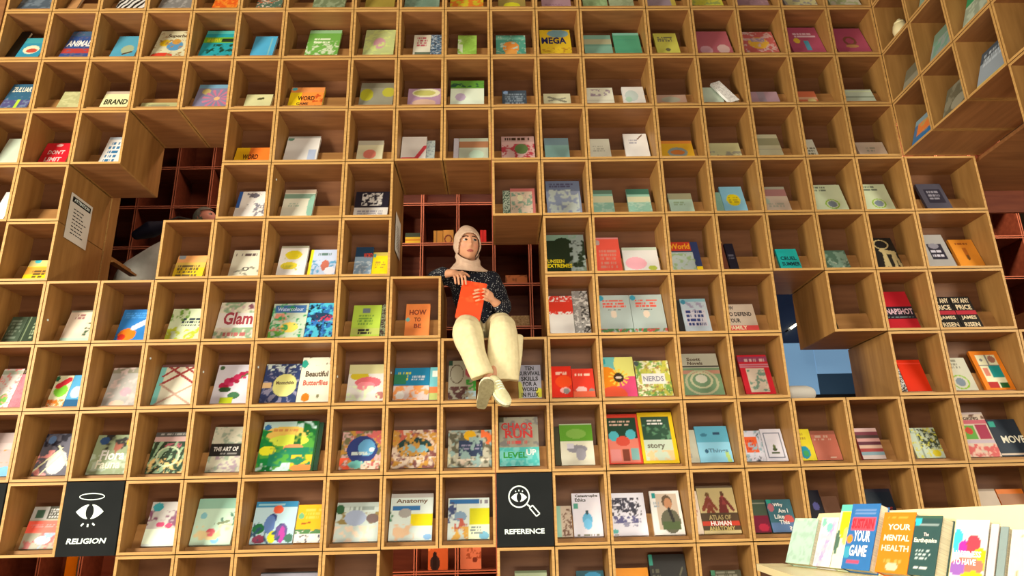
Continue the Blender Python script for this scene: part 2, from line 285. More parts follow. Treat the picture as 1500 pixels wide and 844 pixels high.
(2, 11, 1.2513, 0.2173, 0.1063, 0.02, 'flat beige book low in its cubby, fourteenth cubby, third row down', 'b98', 'c:.5,.5,.3,.3,aa9'),
(2, 12, 1.5428, 0.1518, 0.1854, 0.02, 'plain pale grey book beside an upended one, fifteenth cubby, third row down', 'cdc', ''),
(2, 13, 1.908, 0.2046, 0.1316, 0.02, 'faded pink and grey book, sixteenth cubby, third row down', 'b9a', 'r:.3,0,.55,1,a9a'),
(2, 14, 2.2049, 0.1482, 0.1342, 0.02, 'red and orange curved booklets, seventeenth cubby, third row down', 'd75', 'b:.5,.7,eb9;c:.7,.8,.2,.2,ed9'),
(2, 15, 2.5807, 0.2109, 0.1494, 0.02, 'pale mint book lying low under the corner, eighteenth cubby, third row down', 'cdc', 'b:.1,.2,dec;b:.5,.6,9a9'),
(3, -2, -3.2475, 0.1542, 0.2821, 0.02, 'plain pale grey green book at the edge, first cubby, fourth row down', 'cdc', ''),
(3, -1, -2.9524, 0.1817, 0.2316, 0.02, 'bright red book with white lettering, second cubby, fourth row down', 'd23', "c:.5,.1,.12,.06,fcc;T:DON'T,.5,.4,.6,.18,ecc;T:LIMIT,.5,.7,.6,.18,ecc"),
(3, 0, -2.5727, 0.132, 0.2886, 0.02, 'slim white book with blue lettering, third cubby, fourth row down', 'eee', 'b:0,.08,bcd;w:.2,.15,.8,.9,37a,5'),
(3, 3, -1.6229, 0.2335, 0.1663, 0.02, 'yellow and orange game book lying low, fourth cubby, fourth row down', 'fc2', 'r:.4,0,1,1,f83;T:WORD,.45,.55,.45,.3,521'),
(3, 4, -1.2975, 0.2248, 0.2799, 0.02, 'white book with blue figure at right, fifth cubby, fourth row down', 'eee', 'c:.1,.1,.1,.06,698;r:.7,.5,.95,1,bce;b:0,.06,bbb'),
(3, 5, -0.8311, 0.1748, 0.229, 0.02, 'cream book with coral blot, sixth cubby, fourth row down', 'eec', 'c:.5,.6,.25,.2,f98;b:0,.2,ccb'),
(3, 6, -0.5337, 0.1712, 0.2656, 0.02, 'white book with red check mark line, seventh cubby, fourth row down', 'fff', 'l:.05,.85,.6,.85,.08,e56;l:.6,.85,.95,.4,.08,e56'),
(3, 6, -0.4177, 0.056, 0.2244, 0.02, 'pale teal book half behind a white one, seventh cubby, fourth row down', 'bcc', 'n:89a,.3,5'),
(3, 7, -0.2431, 0.0342, 0.2458, 0.02, 'thin white booklet behind a grey one, eighth cubby, fourth row down', 'dde', ''),
(3, 7, -0.123, 0.201, 0.2456, 0.02, 'pale grey green book with rust top band, eighth cubby, fourth row down', 'cdc', 'b:.15,.4,b86;c:.6,.7,.25,.2,ced'),
(3, 8, 0.1825, 0.2274, 0.2597, 0.02, 'pink book with dense red and green pattern, ninth cubby, fourth row down', 'dbb', 'n:b45,.4,7,0,.3,1,1;c:.6,.5,.2,.2,685;b:0,.22,caa;w:.1,.03,.9,.2,432,1'),
(3, 9, 0.4501, 0.1675, 0.2388, 0.02, 'light aqua book with grey top, tenth cubby, fourth row down', '9cc', 'b:0,.3,8ab'),
(3, 10, 0.7442, 0.1493, 0.225, 0.02, 'plain cream book, eleventh cubby, fourth row down', 'eed', 'w:.2,.3,.8,.6,ccb,3'),
(3, 10, 1.0042, 0.1637, 0.2766, 0.02, 'upright white book with brown scratch, eleventh cubby, fourth row down', 'fff', 'l:.6,.2,.8,.05,.03,865;w:.2,.2,.6,.4,bbc,2'),
(3, 11, 1.2793, 0.2251, 0.1976, 0.02, 'orange yellow book with blue oval, twelfth cubby, fourth row down', 'eb3', 'c:.5,.6,.3,.25,9aa;c:.5,.6,.22,.12,d84;b:0,.15,e94'),
(3, 12, 1.6022, 0.2304, 0.1694, 0.02, 'white book with grey mottled foot, thirteenth cubby, fourth row down', 'dda', 'n:aa9,.4,8,0,.5,1,1'),
(3, 13, 1.9146, 0.1839, 0.2569, 0.02, 'cream book with grey upper half, fourteenth cubby, fourth row down', 'ddb', 'b:.15,.45,aa8;b:.6,.62,bba'),
(3, 14, 2.2048, 0.085, 0.1984, 0.02, 'small white leaflet at cubby side, fifteenth cubby, fourth row down', 'ddc', 'w:.2,.4,.9,.95,776,4'),
(3, 15, 2.6328, 0.1945, 0.1637, 0.02, 'flat cream book under the slanted bay, sixteenth cubby, fourth row down', 'dcb', 'w:.3,.3,.7,.6,aa9,2'),
(4, -2, -3.2235, 0.0794, 0.2771, 0.02, 'white book spine at the picture edge, first cubby, fifth row down', 'eee', ''),
(4, 3, -1.5943, 0.2138, 0.2562, 0.02, 'white book of small grey cars, third cubby, fifth row down', 'fff', 'r:0,0,.12,.6,36b;n:889,.25,7,.25,.05,.95,.95;c:.5,.15,.15,.08,778'),
(4, 4, -1.2921, 0.2055, 0.2699, 0.02, 'cream book with grey green header, fourth cubby, fifth row down', 'eed', 'b:0,.12,cba;b:.15,.3,8a9;c:.95,.6,.15,.4,9cb;w:.2,.45,.6,.6,bcb,2'),
(4, 5, -0.8046, 0.224, 0.243, 0.02, 'navy book with white lower half and crest, fifth cubby, fifth row down', '223', 'b:.62,1,eee;n:ddd,.5,9,.2,.05,.8,.55;w:.1,.72,.9,.95,aab,3'),
(4, 8, 0.0957, 0.0485, 0.239, 0.02, 'white and green narrow book beside a pink one, sixth cubby, fifth row down', 'cdc', 'n:465,.4,6'),
(4, 8, 0.2053, 0.166, 0.2587, 0.02, 'pale green book with pink frame, sixth cubby, fifth row down', 'dcb', 'b:0,.12,c77;r:.9,0,1,1,c77;n:8a9,.35,6,.05,.15,.9,.95;c:.4,.35,.12,.12,eec'),
(4, 9, 0.4816, 0.2313, 0.3273, 0.02, 'violet blue book with cloudy sky, seventh cubby, fifth row down', '78a', 'b:.3,1,9ac;n:cdd,.45,5,.05,.25,.95,.95;w:.1,.06,.9,.2,557,2'),
(4, 10, 0.7425, 0.1453, 0.2335, 0.02, 'teal and cream seaside book, left of two, eighth cubby, fifth row down', '9cb', 'b:0,.15,687;b:.25,.5,ddb;n:bdc,.3,5,0,.5,1,1'),
(4, 10, 0.9888, 0.1548, 0.2407, 0.02, 'teal and cream seaside book, right of two, eighth cubby, fifth row down', '9cb', 'b:0,.2,476;b:.3,.52,ddb;n:bdc,.3,5,0,.5,1,1'),
(4, 11, 1.269, 0.1596, 0.1942, 0.02, 'cream book with grey green top, ninth cubby, fifth row down', 'ced', 'b:0,.28,bb9;w:.2,.4,.7,.6,aca,2'),
(4, 12, 1.5183, 0.0628, 0.2014, 0.02, 'mint book edge behind a sky blue one, tenth cubby, fifth row down', '9cb', ''),
(4, 12, 1.6292, 0.1543, 0.2541, 0.02, 'sky blue book with yellow brush word, tenth cubby, fifth row down', '9df', 'c:.5,.5,.3,.22,fe2;w:.3,.38,.75,.62,cb3,3'),
(4, 13, 1.9094, 0.1833, 0.2481, 0.02, 'cream book with rose header, eleventh cubby, fifth row down', 'dcb', 'b:0,.1,bba;b:.1,.35,b88;c:.15,.55,.15,.12,bcb;w:.2,.6,.8,.8,bba,2'),
(4, 14, 2.2807, 0.2161, 0.2619, 0.02, 'pale lime book with round seal, left one, twelfth cubby, fifth row down', 'dec', 'w:.05,.05,.7,.25,787,2;o:.55,.7,.22,.17,.18,9c3;c:.55,.7,.14,.11,89a'),
(4, 15, 2.5981, 0.212, 0.2625, 0.02, 'pale lime book with round seal, right one, thirteenth cubby, fifth row down', 'dec', 'w:.05,.05,.7,.25,787,2;o:.55,.7,.22,.17,.18,9c3;c:.55,.7,.14,.11,89a'),
(4, 16, 3.0075, 0.1715, 0.2594, 0.02, 'dark slate book in the shaded wide cubby, fourteenth cubby, fifth row down', '556', 'r:.2,.2,.85,.7,334;w:.3,.25,.8,.6,99a,3'),
(5, -1, -2.9086, 0.1459, 0.1628, 0.02, 'yellow book with orange and teal header, first cubby, sixth row down', 'fd2', 'b:0,.3,dc8;c:.35,.05,.15,.1,4bc;b:.35,.7,ea4;w:.3,.5,.9,.9,653,3'),
(5, 2, -1.9476, 0.1901, 0.1861, 0.02, 'yellow and orange activity book beside the gap, second cubby, sixth row down', 'fd3', 'b:0,.3,fb7;b:.3,.55,ec6;c:.15,.05,.12,.12,9ab;w:.1,.4,.9,.95,764,4'),
(5, 3, -1.5888, 0.2038, 0.2286, 0.02, 'white book with dark header and small dial, third cubby, sixth row down', 'eed', 'b:0,.02,ccc;w:.1,.1,.9,.25,655,1;o:.5,.7,.1,.08,.4,444;n:998,.15,6,0,.6,1,1'),
(5, 4, -1.299, 0.1782, 0.2589, 0.02, 'white book with yellow splash, fourth cubby, sixth row down', 'fff', 'c:.5,.3,.3,.15,fe3;c:.4,.65,.3,.12,fe4;n:dd5,.25,5,.2,.2,.8,.8;b:0,.08,bba'),
(5, 4, -1.102, 0.1742, 0.2236, 0.02, 'white and blue book with yellow spine edge, fourth cubby, sixth row down', 'cdf', 'r:0,0,.12,1,fe3;n:6ad,.35,5,.1,.4,1,1;c:.6,.6,.15,.2,c76;c:.8,.8,.2,.15,eef;w:.3,.1,.9,.25,688,1'),
(5, 5, -0.8402, 0.1141, 0.2411, 0.02, 'navy book with red title behind a yellow one, fifth cubby, sixth row down', '246', 'b:.35,1,9bd;n:def,.3,6,0,.5,1,1;T:WORD,.72,.3,.5,.16,e53'),
(5, 5, -0.7258, 0.1099, 0.1942, 0.02, 'bright yellow book before a navy one, fifth cubby, sixth row down', 'fe2', 'b:0,.15,dc6;w:.2,.4,.8,.7,ca4,3;c:.1,.15,.1,.08,5ab'),
(5, 9, 0.4757, 0.26, 0.328, 0.02, 'black book with grey storm sky, sixth cubby, sixth row down', '8a9', 'b:.15,1,232;c:.45,.28,.25,.2,232;n:9aa,.5,6,.62,0,1,1;n:787,.3,6,.4,.7,1,1;T:UNSEEN,.25,.7,.42,.09,ed3;T:EXTREMES,.34,.82,.62,.1,fe2'),
(5, 10, 0.751, 0.1724, 0.2989, 0.02, 'coral red hardback with pale corner sticker, seventh cubby, sixth row down', 'f65', 'c:.15,.15,.12,.08,cbb;b:0,.05,e99;w:.2,.35,.9,.9,e98,5'),
(5, 10, 0.9663, 0.2303, 0.2084, 0.02, 'white book with pink heart wash, seventh cubby, sixth row down', 'eee', 'c:.35,.65,.3,.25,fbc;c:.8,.85,.12,.1,bc5;b:0,.12,cdc'),
(5, 11, 1.2588, 0.204, 0.2502, 0.02, 'blue book with red banner and white middle, eighth cubby, sixth row down', '357', 'b:.0,.3,d43;r:.75,0,1,1,347;r:0,.35,.78,1,cdd;r:.82,.85,1,1,fd2;n:ac9,.25,6,0,.4,.8,1;T:World,.4,.15,.65,.2,fb3'),
(5, 13, 1.938, 0.1381, 0.1778, 0.02, 'turquoise book with dark lettering, tenth cubby, sixth row down', '2cc', 'T:CRUEL,.5,.45,.75,.18,145;T:SUMMER,.55,.72,.85,.18,145'),
(5, 14, 2.2403, 0.1743, 0.161, 0.02, 'dark grey green book, eleventh cubby, sixth row down', '576', 'n:8a9,.35,5;n:bcb,.2,6,.2,.5,1,1'),
(5, 15, 2.5892, 0.1703, 0.2641, 0.02, 'black book with golden horned animal figure, twelfth cubby, sixth row down', '222', 'o:.5,.22,.3,.16,.22,cb8;l:.5,.45,.85,.5,.1,cb8;l:.5,.45,.35,.98,.06,cb8;l:.8,.5,.75,.98,.06,cb8;l:.85,.5,.95,.98,.05,cb8;l:.5,.5,.5,.98,.05,cb8;c:.45,.42,.12,.06,cb8'),
(5, 16, 2.9391, 0.1796, 0.2882, 0.02, 'silver grey book with dark shield panel, thirteenth cubby, sixth row down', 'bbb', 'r:.25,.28,.8,.75,334;c:.5,.35,.2,.08,99a;w:.3,.45,.75,.7,dde,2'),
(5, 16, 3.137, 0.1621, 0.2407, 0.02, 'amber orange book with small dark figure, thirteenth cubby, sixth row down', 'e93', 'r:.4,.3,.55,.7,b62;c:.48,.65,.06,.1,642;w:.2,.12,.8,.2,a52,1'),
(6, -1, -2.9788, 0.0987, 0.189, 0.02, 'dark green grey book at left of a pair, first cubby, fifth row up', '454', 'w:.1,.1,.9,.9,787,6'),
(6, -1, -2.8839, 0.0863, 0.1888, 0.02, 'dark olive book overlapping its neighbour, first cubby, fifth row up', '343', 'w:.6,.1,.9,.9,9a8,6;l:.2,0,.2,1,.04,897'),
(6, 0, -2.586, 0.1796, 0.232, 0.02, 'cream book with black line at right, second cubby, fifth row up', 'edc', 'w:.15,.12,.6,.3,a77,2;n:464,.35,6,.7,.4,1,1;b:.9,1,bdc;b:0,.05,998'),
(6, 1, -2.2464, 0.1969, 0.233, 0.02, 'bright blue book with orange sun and shark, third cubby, fifth row up', '38d', 'c:.35,.82,.28,.2,f82;c:.2,.9,.12,.1,d32;l:.5,.6,1,.3,.1,cdf;w:.1,.1,.9,.3,5af,3'),
(6, 2, -1.927, 0.2184, 0.2333, 0.02, 'white green book with dark flourishes, fourth cubby, fifth row up', 'dec', 'n:7a4,.4,6,0,0,.5,.4;n:cd4,.4,7,0,.6,1,1;w:.35,.3,1,.6,345,3'),
(6, 3, -1.6126, 0.2612, 0.2782, 0.02, 'white book with pink script and floral ends, fifth cubby, fifth row up', 'eed', 'n:9b9,.35,5;n:dcc,.3,5;b:.3,.7,eee;T:Glam,.5,.45,.7,.35,a45;w:.2,.82,.8,.95,c77,1;n:856,.3,6,.6,0,1,.2'),
(6, 4, -1.294, 0.2224, 0.2629, 0.02, 'watercolour book with blue title strip, sixth cubby, fifth row up', 'cdc', 'r:.05,.05,.95,.28,47b;n:e98,.3,5,0,.3,.5,.8;c:.55,.7,.25,.15,fd6;n:7c5,.5,6,0,.8,.5,1;n:3a6,.2,7;T:Watercolour,.5,.17,.75,.12,cdf'),
(6, 4, -1.0902, 0.1804, 0.2634, 0.02, 'deep blue book with bead patterns, sixth cubby, fifth row up', '37c', 'n:123,.4,8;n:5ce,.4,7;c:.5,.4,.4,.1,246;n:d46,.3,9,.1,.35,.9,.55'),
(6, 5, -0.8046, 0.1788, 0.2409, 0.02, 'lime green book with small dark labels, seventh cubby, fifth row up', 'bd5', 'r:.35,.1,.6,.25,789;w:.2,.3,.8,.65,7a4,4;b:.75,.95,cd7;w:.25,.75,.8,.95,333,2'),
(6, 5, -0.6955, 0.0347, 0.247, 0.02, 'dark patterned book behind a lime one, seventh cubby, fifth row up', '433', 'n:9a8,.4,8'),
(6, 6, -0.4825, 0.1529, 0.2458, 0.02, 'orange book with brown capital words, eighth cubby, fifth row up', 'f95', 'c:.1,.5,.08,.07,7cc;T:HOW,.5,.27,.7,.17,943;T:TO,.5,.5,.28,.13,943;T:BE,.52,.7,.3,.13,943'),
(6, 9, 0.5607, 0.0995, 0.3321, 0.02, 'grey patterned book behind a red topped one, ninth cubby, fifth row up', '999', 'n:333,.4,6,.5,0,1,1;n:ddd,.3,6'),
(6, 9, 0.4309, 0.1552, 0.2928, 0.02, 'white book with red brush strokes above, ninth cubby, fifth row up', 'fff', 'b:0,.42,e43;n:fff,.3,10,0,0,1,.15;n:e43,.5,9,0,.38,1,.5'),
(6, 10, 0.7779, 0.2053, 0.2932, 0.02, 'pale grey teal book with red title, left one, tenth cubby, fifth row up', 'bcc', 'c:.1,.08,.09,.07,4ac;w:.15,.12,.95,.35,e65,3;w:.3,.38,.7,.42,654,1;c:.45,.52,.1,.1,edc;n:585,.6,8,0,.9,1,1;n:d55,.3,9,0,.9,1,1'),
(6, 10, 0.988, 0.21, 0.2938, 0.02, 'pale grey teal book with red title, right one, tenth cubby, fifth row up', 'bcc', 'c:.1,.08,.09,.07,4ac;w:.15,.12,.95,.35,e65,3;w:.3,.38,.7,.42,654,1;c:.45,.52,.1,.1,edc;n:585,.6,8,0,.9,1,1;n:d55,.3,9,0,.9,1,1'),
(6, 11, 1.1879, 0.0333, 0.2442, 0.02, 'dark spine edge behind a white book, eleventh cubby, fifth row up', '333', ''),
(6, 11, 1.2905, 0.167, 0.2551, 0.02, 'white book with navy block letters, eleventh cubby, fifth row up', 'cde', 'b:0,.1,9cd;r:.12,.35,.88,.85,dde;w:.15,.35,.85,.85,348,4;c:.12,.1,.1,.07,49b;n:aac,.3,6,.2,.1,.9,.4'),
(6, 12, 1.578, 0.1902, 0.2057, 0.02, 'tan book with black capitals and red foot, twelfth cubby, fifth row up', 'dcb', 'b:.8,1,e55;T:HOW,.16,.14,.3,.15,322;T:TO DEFEND,.45,.38,.85,.16,322;T:YOUR,.24,.62,.42,.16,322;T:FAMILY,.32,.89,.6,.14,fec'),
(6, 15, 2.6025, 0.2045, 0.2891, 0.02, 'crimson book with black middle band, fourteenth cubby, fifth row up', 'c23', 'b:.42,.75,223;w:.1,.68,.95,.72,9bb,1;T:SNAPSHOT,.5,.55,.95,.16,ecd'),
(6, 16, 2.9052, 0.1354, 0.2408, 0.02, 'black book with tan capitals, left of twins, fifteenth cubby, fifth row up', '222', 'b:.46,.58,b34;T:PAY ANY,.5,.13,.85,.16,edb;T:PRICE,.5,.35,.75,.16,edb;T:JAMES,.5,.7,.75,.14,edb;T:RISEN,.5,.91,.75,.14,edb'),
(6, 16, 3.0428, 0.1311, 0.2405, 0.02, 'black book with tan capitals, right of twins, fifteenth cubby, fifth row up', '222', 'b:.46,.58,b34;T:PAY ANY,.5,.13,.85,.16,edb;T:PRICE,.5,.35,.75,.16,edb;T:JAMES,.5,.7,.75,.14,edb;T:RISEN,.5,.91,.75,.14,edb'),
(7, -1, -2.9707, 0.1231, 0.2668, 0.02, 'white leafy book at the left edge, first cubby, fourth row up', 'eee', 'c:.6,.8,.2,.15,7b5;b:.05,.15,bcb;n:f99,.2,6'),
(7, -1, -2.8633, 0.0869, 0.228, 0.02, 'rose pink book fanned over a white one, first cubby, fourth row up', 'c89', 'n:b78,.3,5'),
(7, 0, -2.6374, 0.1024, 0.2121, 0.02, 'fruit cover with watermelon and flames, second cubby, fourth row up', 'eec', 'c:.55,.5,.4,.2,8d4;l:.3,.35,.8,.15,.18,d34;n:f82,.6,6,0,.78,1,1;c:.1,.1,.12,.1,264'),
(7, 0, -2.5366, 0.0945, 0.2134, 0.02, 'sky blue book right of a fruit cover, second cubby, fourth row up', '5ad', 'c:.5,.55,.35,.2,bce;b:.8,1,269'),
(7, 1, -2.2498, 0.2193, 0.262, 0.02, 'pale grey book with blurred wash, third cubby, fourth row up', 'bbb', 'b:0,.15,998;c:.55,.65,.15,.12,cab;n:dcc,.3,5;c:.4,.95,.2,.08,ecb'),
(7, 2, -1.94, 0.2566, 0.278, 0.02, 'cream book with red crossing lines and aqua spine, fourth cubby, fourth row up', 'eed', 'r:0,0,.12,1,8dd;l:.1,0,.9,.5,.03,a44;l:.9,0,.1,.5,.03,a44;l:.1,.5,.9,1,.025,ca9;l:.9,.5,.1,1,.025,ca9;l:.5,0,1,.35,.025,a44;l:.5,0,.1,.3,.025,a44;b:0,.06,755'),
(7, 3, -1.5959, 0.2371, 0.2698, 0.02, 'pale book with magenta orchid spray, fifth cubby, fourth row up', 'dde', 'l:.2,.62,.85,.2,.03,574;c:.22,.55,.1,.08,b25;c:.33,.44,.11,.09,c36;c:.3,.58,.08,.06,a24;c:.45,.4,.1,.08,b25;c:.42,.52,.07,.06,c47;c:.55,.32,.1,.08,c36;c:.56,.44,.07,.05,a24;c:.66,.24,.08,.06,b25;c:.72,.34,.05,.04,c47;c:.78,.2,.05,.04,b36;c:.85,.3,.03,.03,656;c:.55,.8,.15,.09,475;r:.22,.85,.55,1,bc2;c:.3,.65,.15,.07,353;c:.1,.08,.06,.05,464'),
(7, 4, -1.3115, 0.2177, 0.27, 0.02, 'navy book with pale yellow moon disc, sixth cubby, fourth row up', '347', 'y:.62,.56,.62,99b;n:dee,.35,8,0,0,1,.25;n:347,.3,8;n:99b,.3,8,0,.6,.5,1;c:.62,.56,.33,.3,ee9;T:Moonchilds,.62,.5,.5,.09,654;r:0,.5,.25,.62,ec9'),
(7, 4, -1.0953, 0.2098, 0.3149, 0.02, 'cream book with dark red gothic title, sixth cubby, fourth row up', 'eed', 'c:.08,.15,.1,.09,3a9;c:.9,.12,.09,.07,d53;n:775,.25,7,.2,0,.8,.2;c:.25,.9,.12,.09,d82;T:Beautiful,.48,.38,.66,.13,543;T:Butterflies,.48,.58,.72,.12,c65;c:.6,.88,.05,.04,886'),
(7, 5, -0.7886, 0.2264, 0.2564, 0.02, 'white book with pink rose and yellow script, seventh cubby, fourth row up', 'eee', 'c:.3,.32,.25,.12,dc3;c:.55,.5,.35,.15,e78;c:.5,.6,.25,.12,f9a;c:.9,.85,.12,.1,c88;c:.1,.07,.1,.06,343;n:efd,.3,5,0,.6,1,1;b:0,.25,dda'),
(7, 6, -0.5104, 0.2178, 0.2267, 0.02, 'teal travel book with green white script, eighth cubby, fourth row up', '28b', 'b:.55,1,edd;n:fa6,.35,6,0,.55,1,1;c:.2,.85,.12,.12,fff;w:.1,.12,.5,.4,dd3,3;w:.5,.25,.95,.4,cde,2;r:0,.2,.35,.5,386'),
(7, 6, -0.3726, 0.0529, 0.228, 0.02, 'pale blue book behind the teal travel one, eighth cubby, fourth row up', '7cd', 'b:.6,.8,e85;b:.8,1,cd8;r:.3,.1,1,.3,eff'),
(7, 7, -0.1993, 0.1696, 0.2727, 0.02, 'grey book with brown foliage by trouser leg, ninth cubby, fourth row up', 'bba', 'r:0,0,.15,.12,354;o:.3,.35,.25,.25,.1,654;n:644,.55,7,0,.68,.7,1;c:.8,.3,.2,.15,c67;n:4a4,.6,5,.65,.5,1,.8;n:bde,.5,5,.6,.8,1,1'),
(7, 8, 0.2172, 0.1411, 0.2325, 0.02, 'grey book with bold black stacked capitals, tenth cubby, fourth row up', 'aab', 'c:.9,.85,.15,.15,dd4;c:.05,.8,.15,.3,cc6;T:TEN,.5,.1,.4,.12,222;T:SURVIVAL,.5,.26,.95,.13,222;T:SKILLS,.5,.42,.75,.13,222;T:FOR A,.5,.58,.6,.13,222;T:WORLD,.5,.74,.7,.13,222;T:IN FLUX,.5,.91,.75,.13,222'),
(7, 9, 0.4145, 0.1268, 0.2203, 0.02, 'red memoir cover, taller left of two, eleventh cubby, fourth row up', 'e32', 'c:.6,.5,.4,.2,f52;c:.65,.78,.25,.1,fbb;w:.25,.18,.85,.28,fcb,2;c:.7,.8,.15,.09,999'),
(7, 9, 0.5479, 0.1352, 0.2, 0.02, 'red memoir cover, shorter right of two, eleventh cubby, fourth row up', 'e43', 'c:.4,.75,.25,.12,fcc;w:.15,.15,.85,.3,fdc,1;c:.85,.8,.13,.1,999;b:.8,1,f75'),
(7, 10, 0.7706, 0.2046, 0.2809, 0.02, 'rainbow gradient book with dark seed disc, twelfth cubby, fourth row up', 'fa4', 'c:.1,.15,.4,.3,7cc;c:.8,.2,.4,.35,ee8;c:.15,.6,.35,.35,f92;c:.9,.85,.5,.35,e58;c:.3,.95,.4,.2,f64;y:.5,.53,.3,fd5;c:.5,.53,.15,.12,432;c:.5,.53,.1,.03,edc;r:.05,.05,.15,.18,2ab'),
(7, 10, 0.9865, 0.2132, 0.25, 0.02, 'cream book with yellow green floral border, twelfth cubby, fourth row up', 'eec', 'n:cc5,.5,7;n:a85,.2,9;n:7a5,.25,8;r:.15,.38,.85,.68,eee;T:NERDS,.5,.52,.6,.15,99a;c:.06,.08,.08,.07,566'),
(7, 11, 1.2836, 0.2513, 0.2961, 0.02, 'stone grey novel with arch ornaments, thirteenth cubby, fourth row up', 'bba', 'b:.35,1,797;b:.3,.33,333;b:.4,.5,b87;o:.5,.7,.42,.3,.15,bb9;o:.5,.65,.28,.2,.2,cca;c:.5,.62,.15,.1,ddc;T:Scott,.4,.14,.35,.08,543;T:Novels,.42,.24,.38,.08,543;c:.03,.1,.05,.08,444'),
(7, 12, 1.6328, 0.1848, 0.2809, 0.02, 'red comic book with pale framed picture, fourteenth cubby, fourth row up', 'c23', 'r:.18,.35,.82,.95,dcb;n:798,.4,6,.2,.38,.8,.93;b:.05,.18,946;w:.2,.08,.95,.2,dbb,1;b:.24,.27,c89;b:.3,.33,c89'),
(7, 15, 2.6191, 0.1485, 0.2247, 0.02, 'plain scarlet book leaning in its cubby, fifteenth cubby, fourth row up', 'e31', 'b:.1,.12,f54'),
(7, 15, 2.5253, 0.0343, 0.1635, 0.02, 'black and white spine left of a scarlet book, fifteenth cubby, fourth row up', '222', 'n:eee,.4,8'),
(7, 16, 2.9112, 0.1481, 0.2342, 0.02, 'cream book with green round seal, sixteenth cubby, fourth row up', 'ddc', 'w:.05,.05,.7,.35,998,3;o:.4,.75,.36,.22,.16,9c3;c:.4,.75,.2,.13,89a'),
(7, 16, 3.1268, 0.1824, 0.2813, 0.02, 'orange framed book with grid of pictures, sixteenth cubby, fourth row up', 'e82', 'r:.15,.1,.85,.95,eec;r:.45,.38,.83,.68,199;r:.15,.8,.5,.95,b33;r:.55,.82,.85,.95,263;c:.68,.22,.13,.09,a76;c:.3,.24,.05,.04,888;r:.2,.45,.38,.65,d87;l:.15,.37,.85,.37,.015,888;l:.5,.1,.5,.38,.015,888'),
(8, -1, -2.8979, 0.1765, 0.2769, 0.02, 'grey book with orange and blue arc, first cubby, third row up', 'baa', 'b:.25,.4,cbb;n:e84,.3,4,.4,.4,1,.7;c:.7,.9,.3,.12,7be'),
(8, 0, -2.5894, 0.2162, 0.2635, 0.02, 'grey book with white deer and criss cross lines, second cubby, third row up', '667', 'n:223,.4,5,0,0,1,.4;n:faa,.3,6,0,.4,.4,1;c:.55,.7,.25,.28,ddd;l:0,.9,.55,.35,.025,eec;l:.45,.3,.9,.8,.025,eec;l:.75,.2,1,.7,.02,eec;l:.2,1,.6,.5,.02,eec;c:.2,.15,.1,.1,68b'),
(8, 1, -2.2688, 0.2362, 0.2492, 0.02, 'dark floral book with pale script, third cubby, third row up', '9a8', 'n:333,.45,5,.2,0,1,.4;n:a65,.35,5,.5,.1,1,.6;n:bcb,.4,5,0,.5,1,1;c:.85,.2,.08,.1,dc3;T:Flora,.52,.52,.6,.25,eee;T:Fauna,.48,.75,.6,.22,eed;c:.2,.15,.12,.1,358'),
(8, 2, -1.9385, 0.2135, 0.2605, 0.02, 'dark patterned book with green scrolls, fourth cubby, third row up', '343', 'z:9b9,6;n:243,.3,6;n:b67,.3,6,.2,.28,.8,.55;n:ec8,.25,9,0,.65,1,1;b:0,.11,555;b:.12,.24,caa;w:.1,.02,.9,.09,aaa,1;o:.5,.6,.33,.25,.15,cdb;o:.5,.6,.18,.14,.3,343'),
(8, 3, -1.5883, 0.222, 0.2885, 0.02, 'pale botanical book with black title band, fifth cubby, third row up', 'ccb', 'n:9a9,.4,6;b:.38,.65,222;T:THE ART OF,.42,.5,.66,.1,ddd;w:.3,.58,.8,.62,888,1;n:a9a,.3,6,.2,.65,1,1'),
(8, 4, -1.2413, 0.3342, 0.3177, 0.02, 'large green jungle garden picture book, sixth cubby, third row up', '5a4', 'b:0,.15,bdd;c:.45,.25,.4,.15,ec6;c:.5,.4,.35,.12,de5;n:163,.5,5,.6,0,1,.5;n:184,.5,5,0,.2,.3,1;c:.6,.55,.18,.08,e96;c:.15,.6,.15,.1,ee3;n:286,.55,6,.2,.55,1,.9;n:fc3,.6,8,.6,.7,1,.95;c:.8,.95,.2,.07,f95;n:cee,.35,7,0,.85,.6,1;r:.96,0,1,1,253;c:.08,.12,.06,.06,37b;w:.2,.14,.75,.22,d95,1'),
(8, 4, -1.0582, 0.0239, 0.308, 0.02, 'dark green board behind the jungle book, sixth cubby, third row up', '243', ''),
(8, 5, -0.795, 0.2519, 0.2464, 0.02, 'floral framed book with blue cave middle, seventh cubby, third row up', 'dbb', 'n:775,.5,6;n:c66,.35,6;n:c94,.3,6;c:.5,.5,.36,.36,348;c:.6,.45,.2,.22,6ad;c:.72,.5,.06,.06,eff;n:f64,.5,5,0,.7,.25,1;c:.4,.88,.2,.1,7cc;n:edc,.5,7,.5,.8,1,1;w:.25,.55,.7,.65,cdd,2'),
(8, 6, -0.4849, 0.2643, 0.2458, 0.02, 'floral framed book with teal lagoon middle, eighth cubby, third row up', 'dcb', 'n:855,.45,6;n:c65,.35,6,0,0,1,.4;c:.5,.45,.4,.24,244;c:.5,.52,.32,.14,8bc;n:edc,.5,7,0,.7,1,1;n:c94,.3,7'),
(8, 7, -0.153, 0.261, 0.2374, 0.02, 'floral framed book with lion and navy plate, ninth cubby, third row up', 'bba', 'n:665,.45,6;c:.5,.15,.14,.14,eb2;n:e74,.6,5,.75,0,1,.4;r:.25,.28,.8,.72,346;w:.3,.38,.75,.55,99b,2;n:ddb,.5,6,0,.65,.3,1;n:edc,.4,7,.2,.78,1,1;n:9bb,.3,7'),
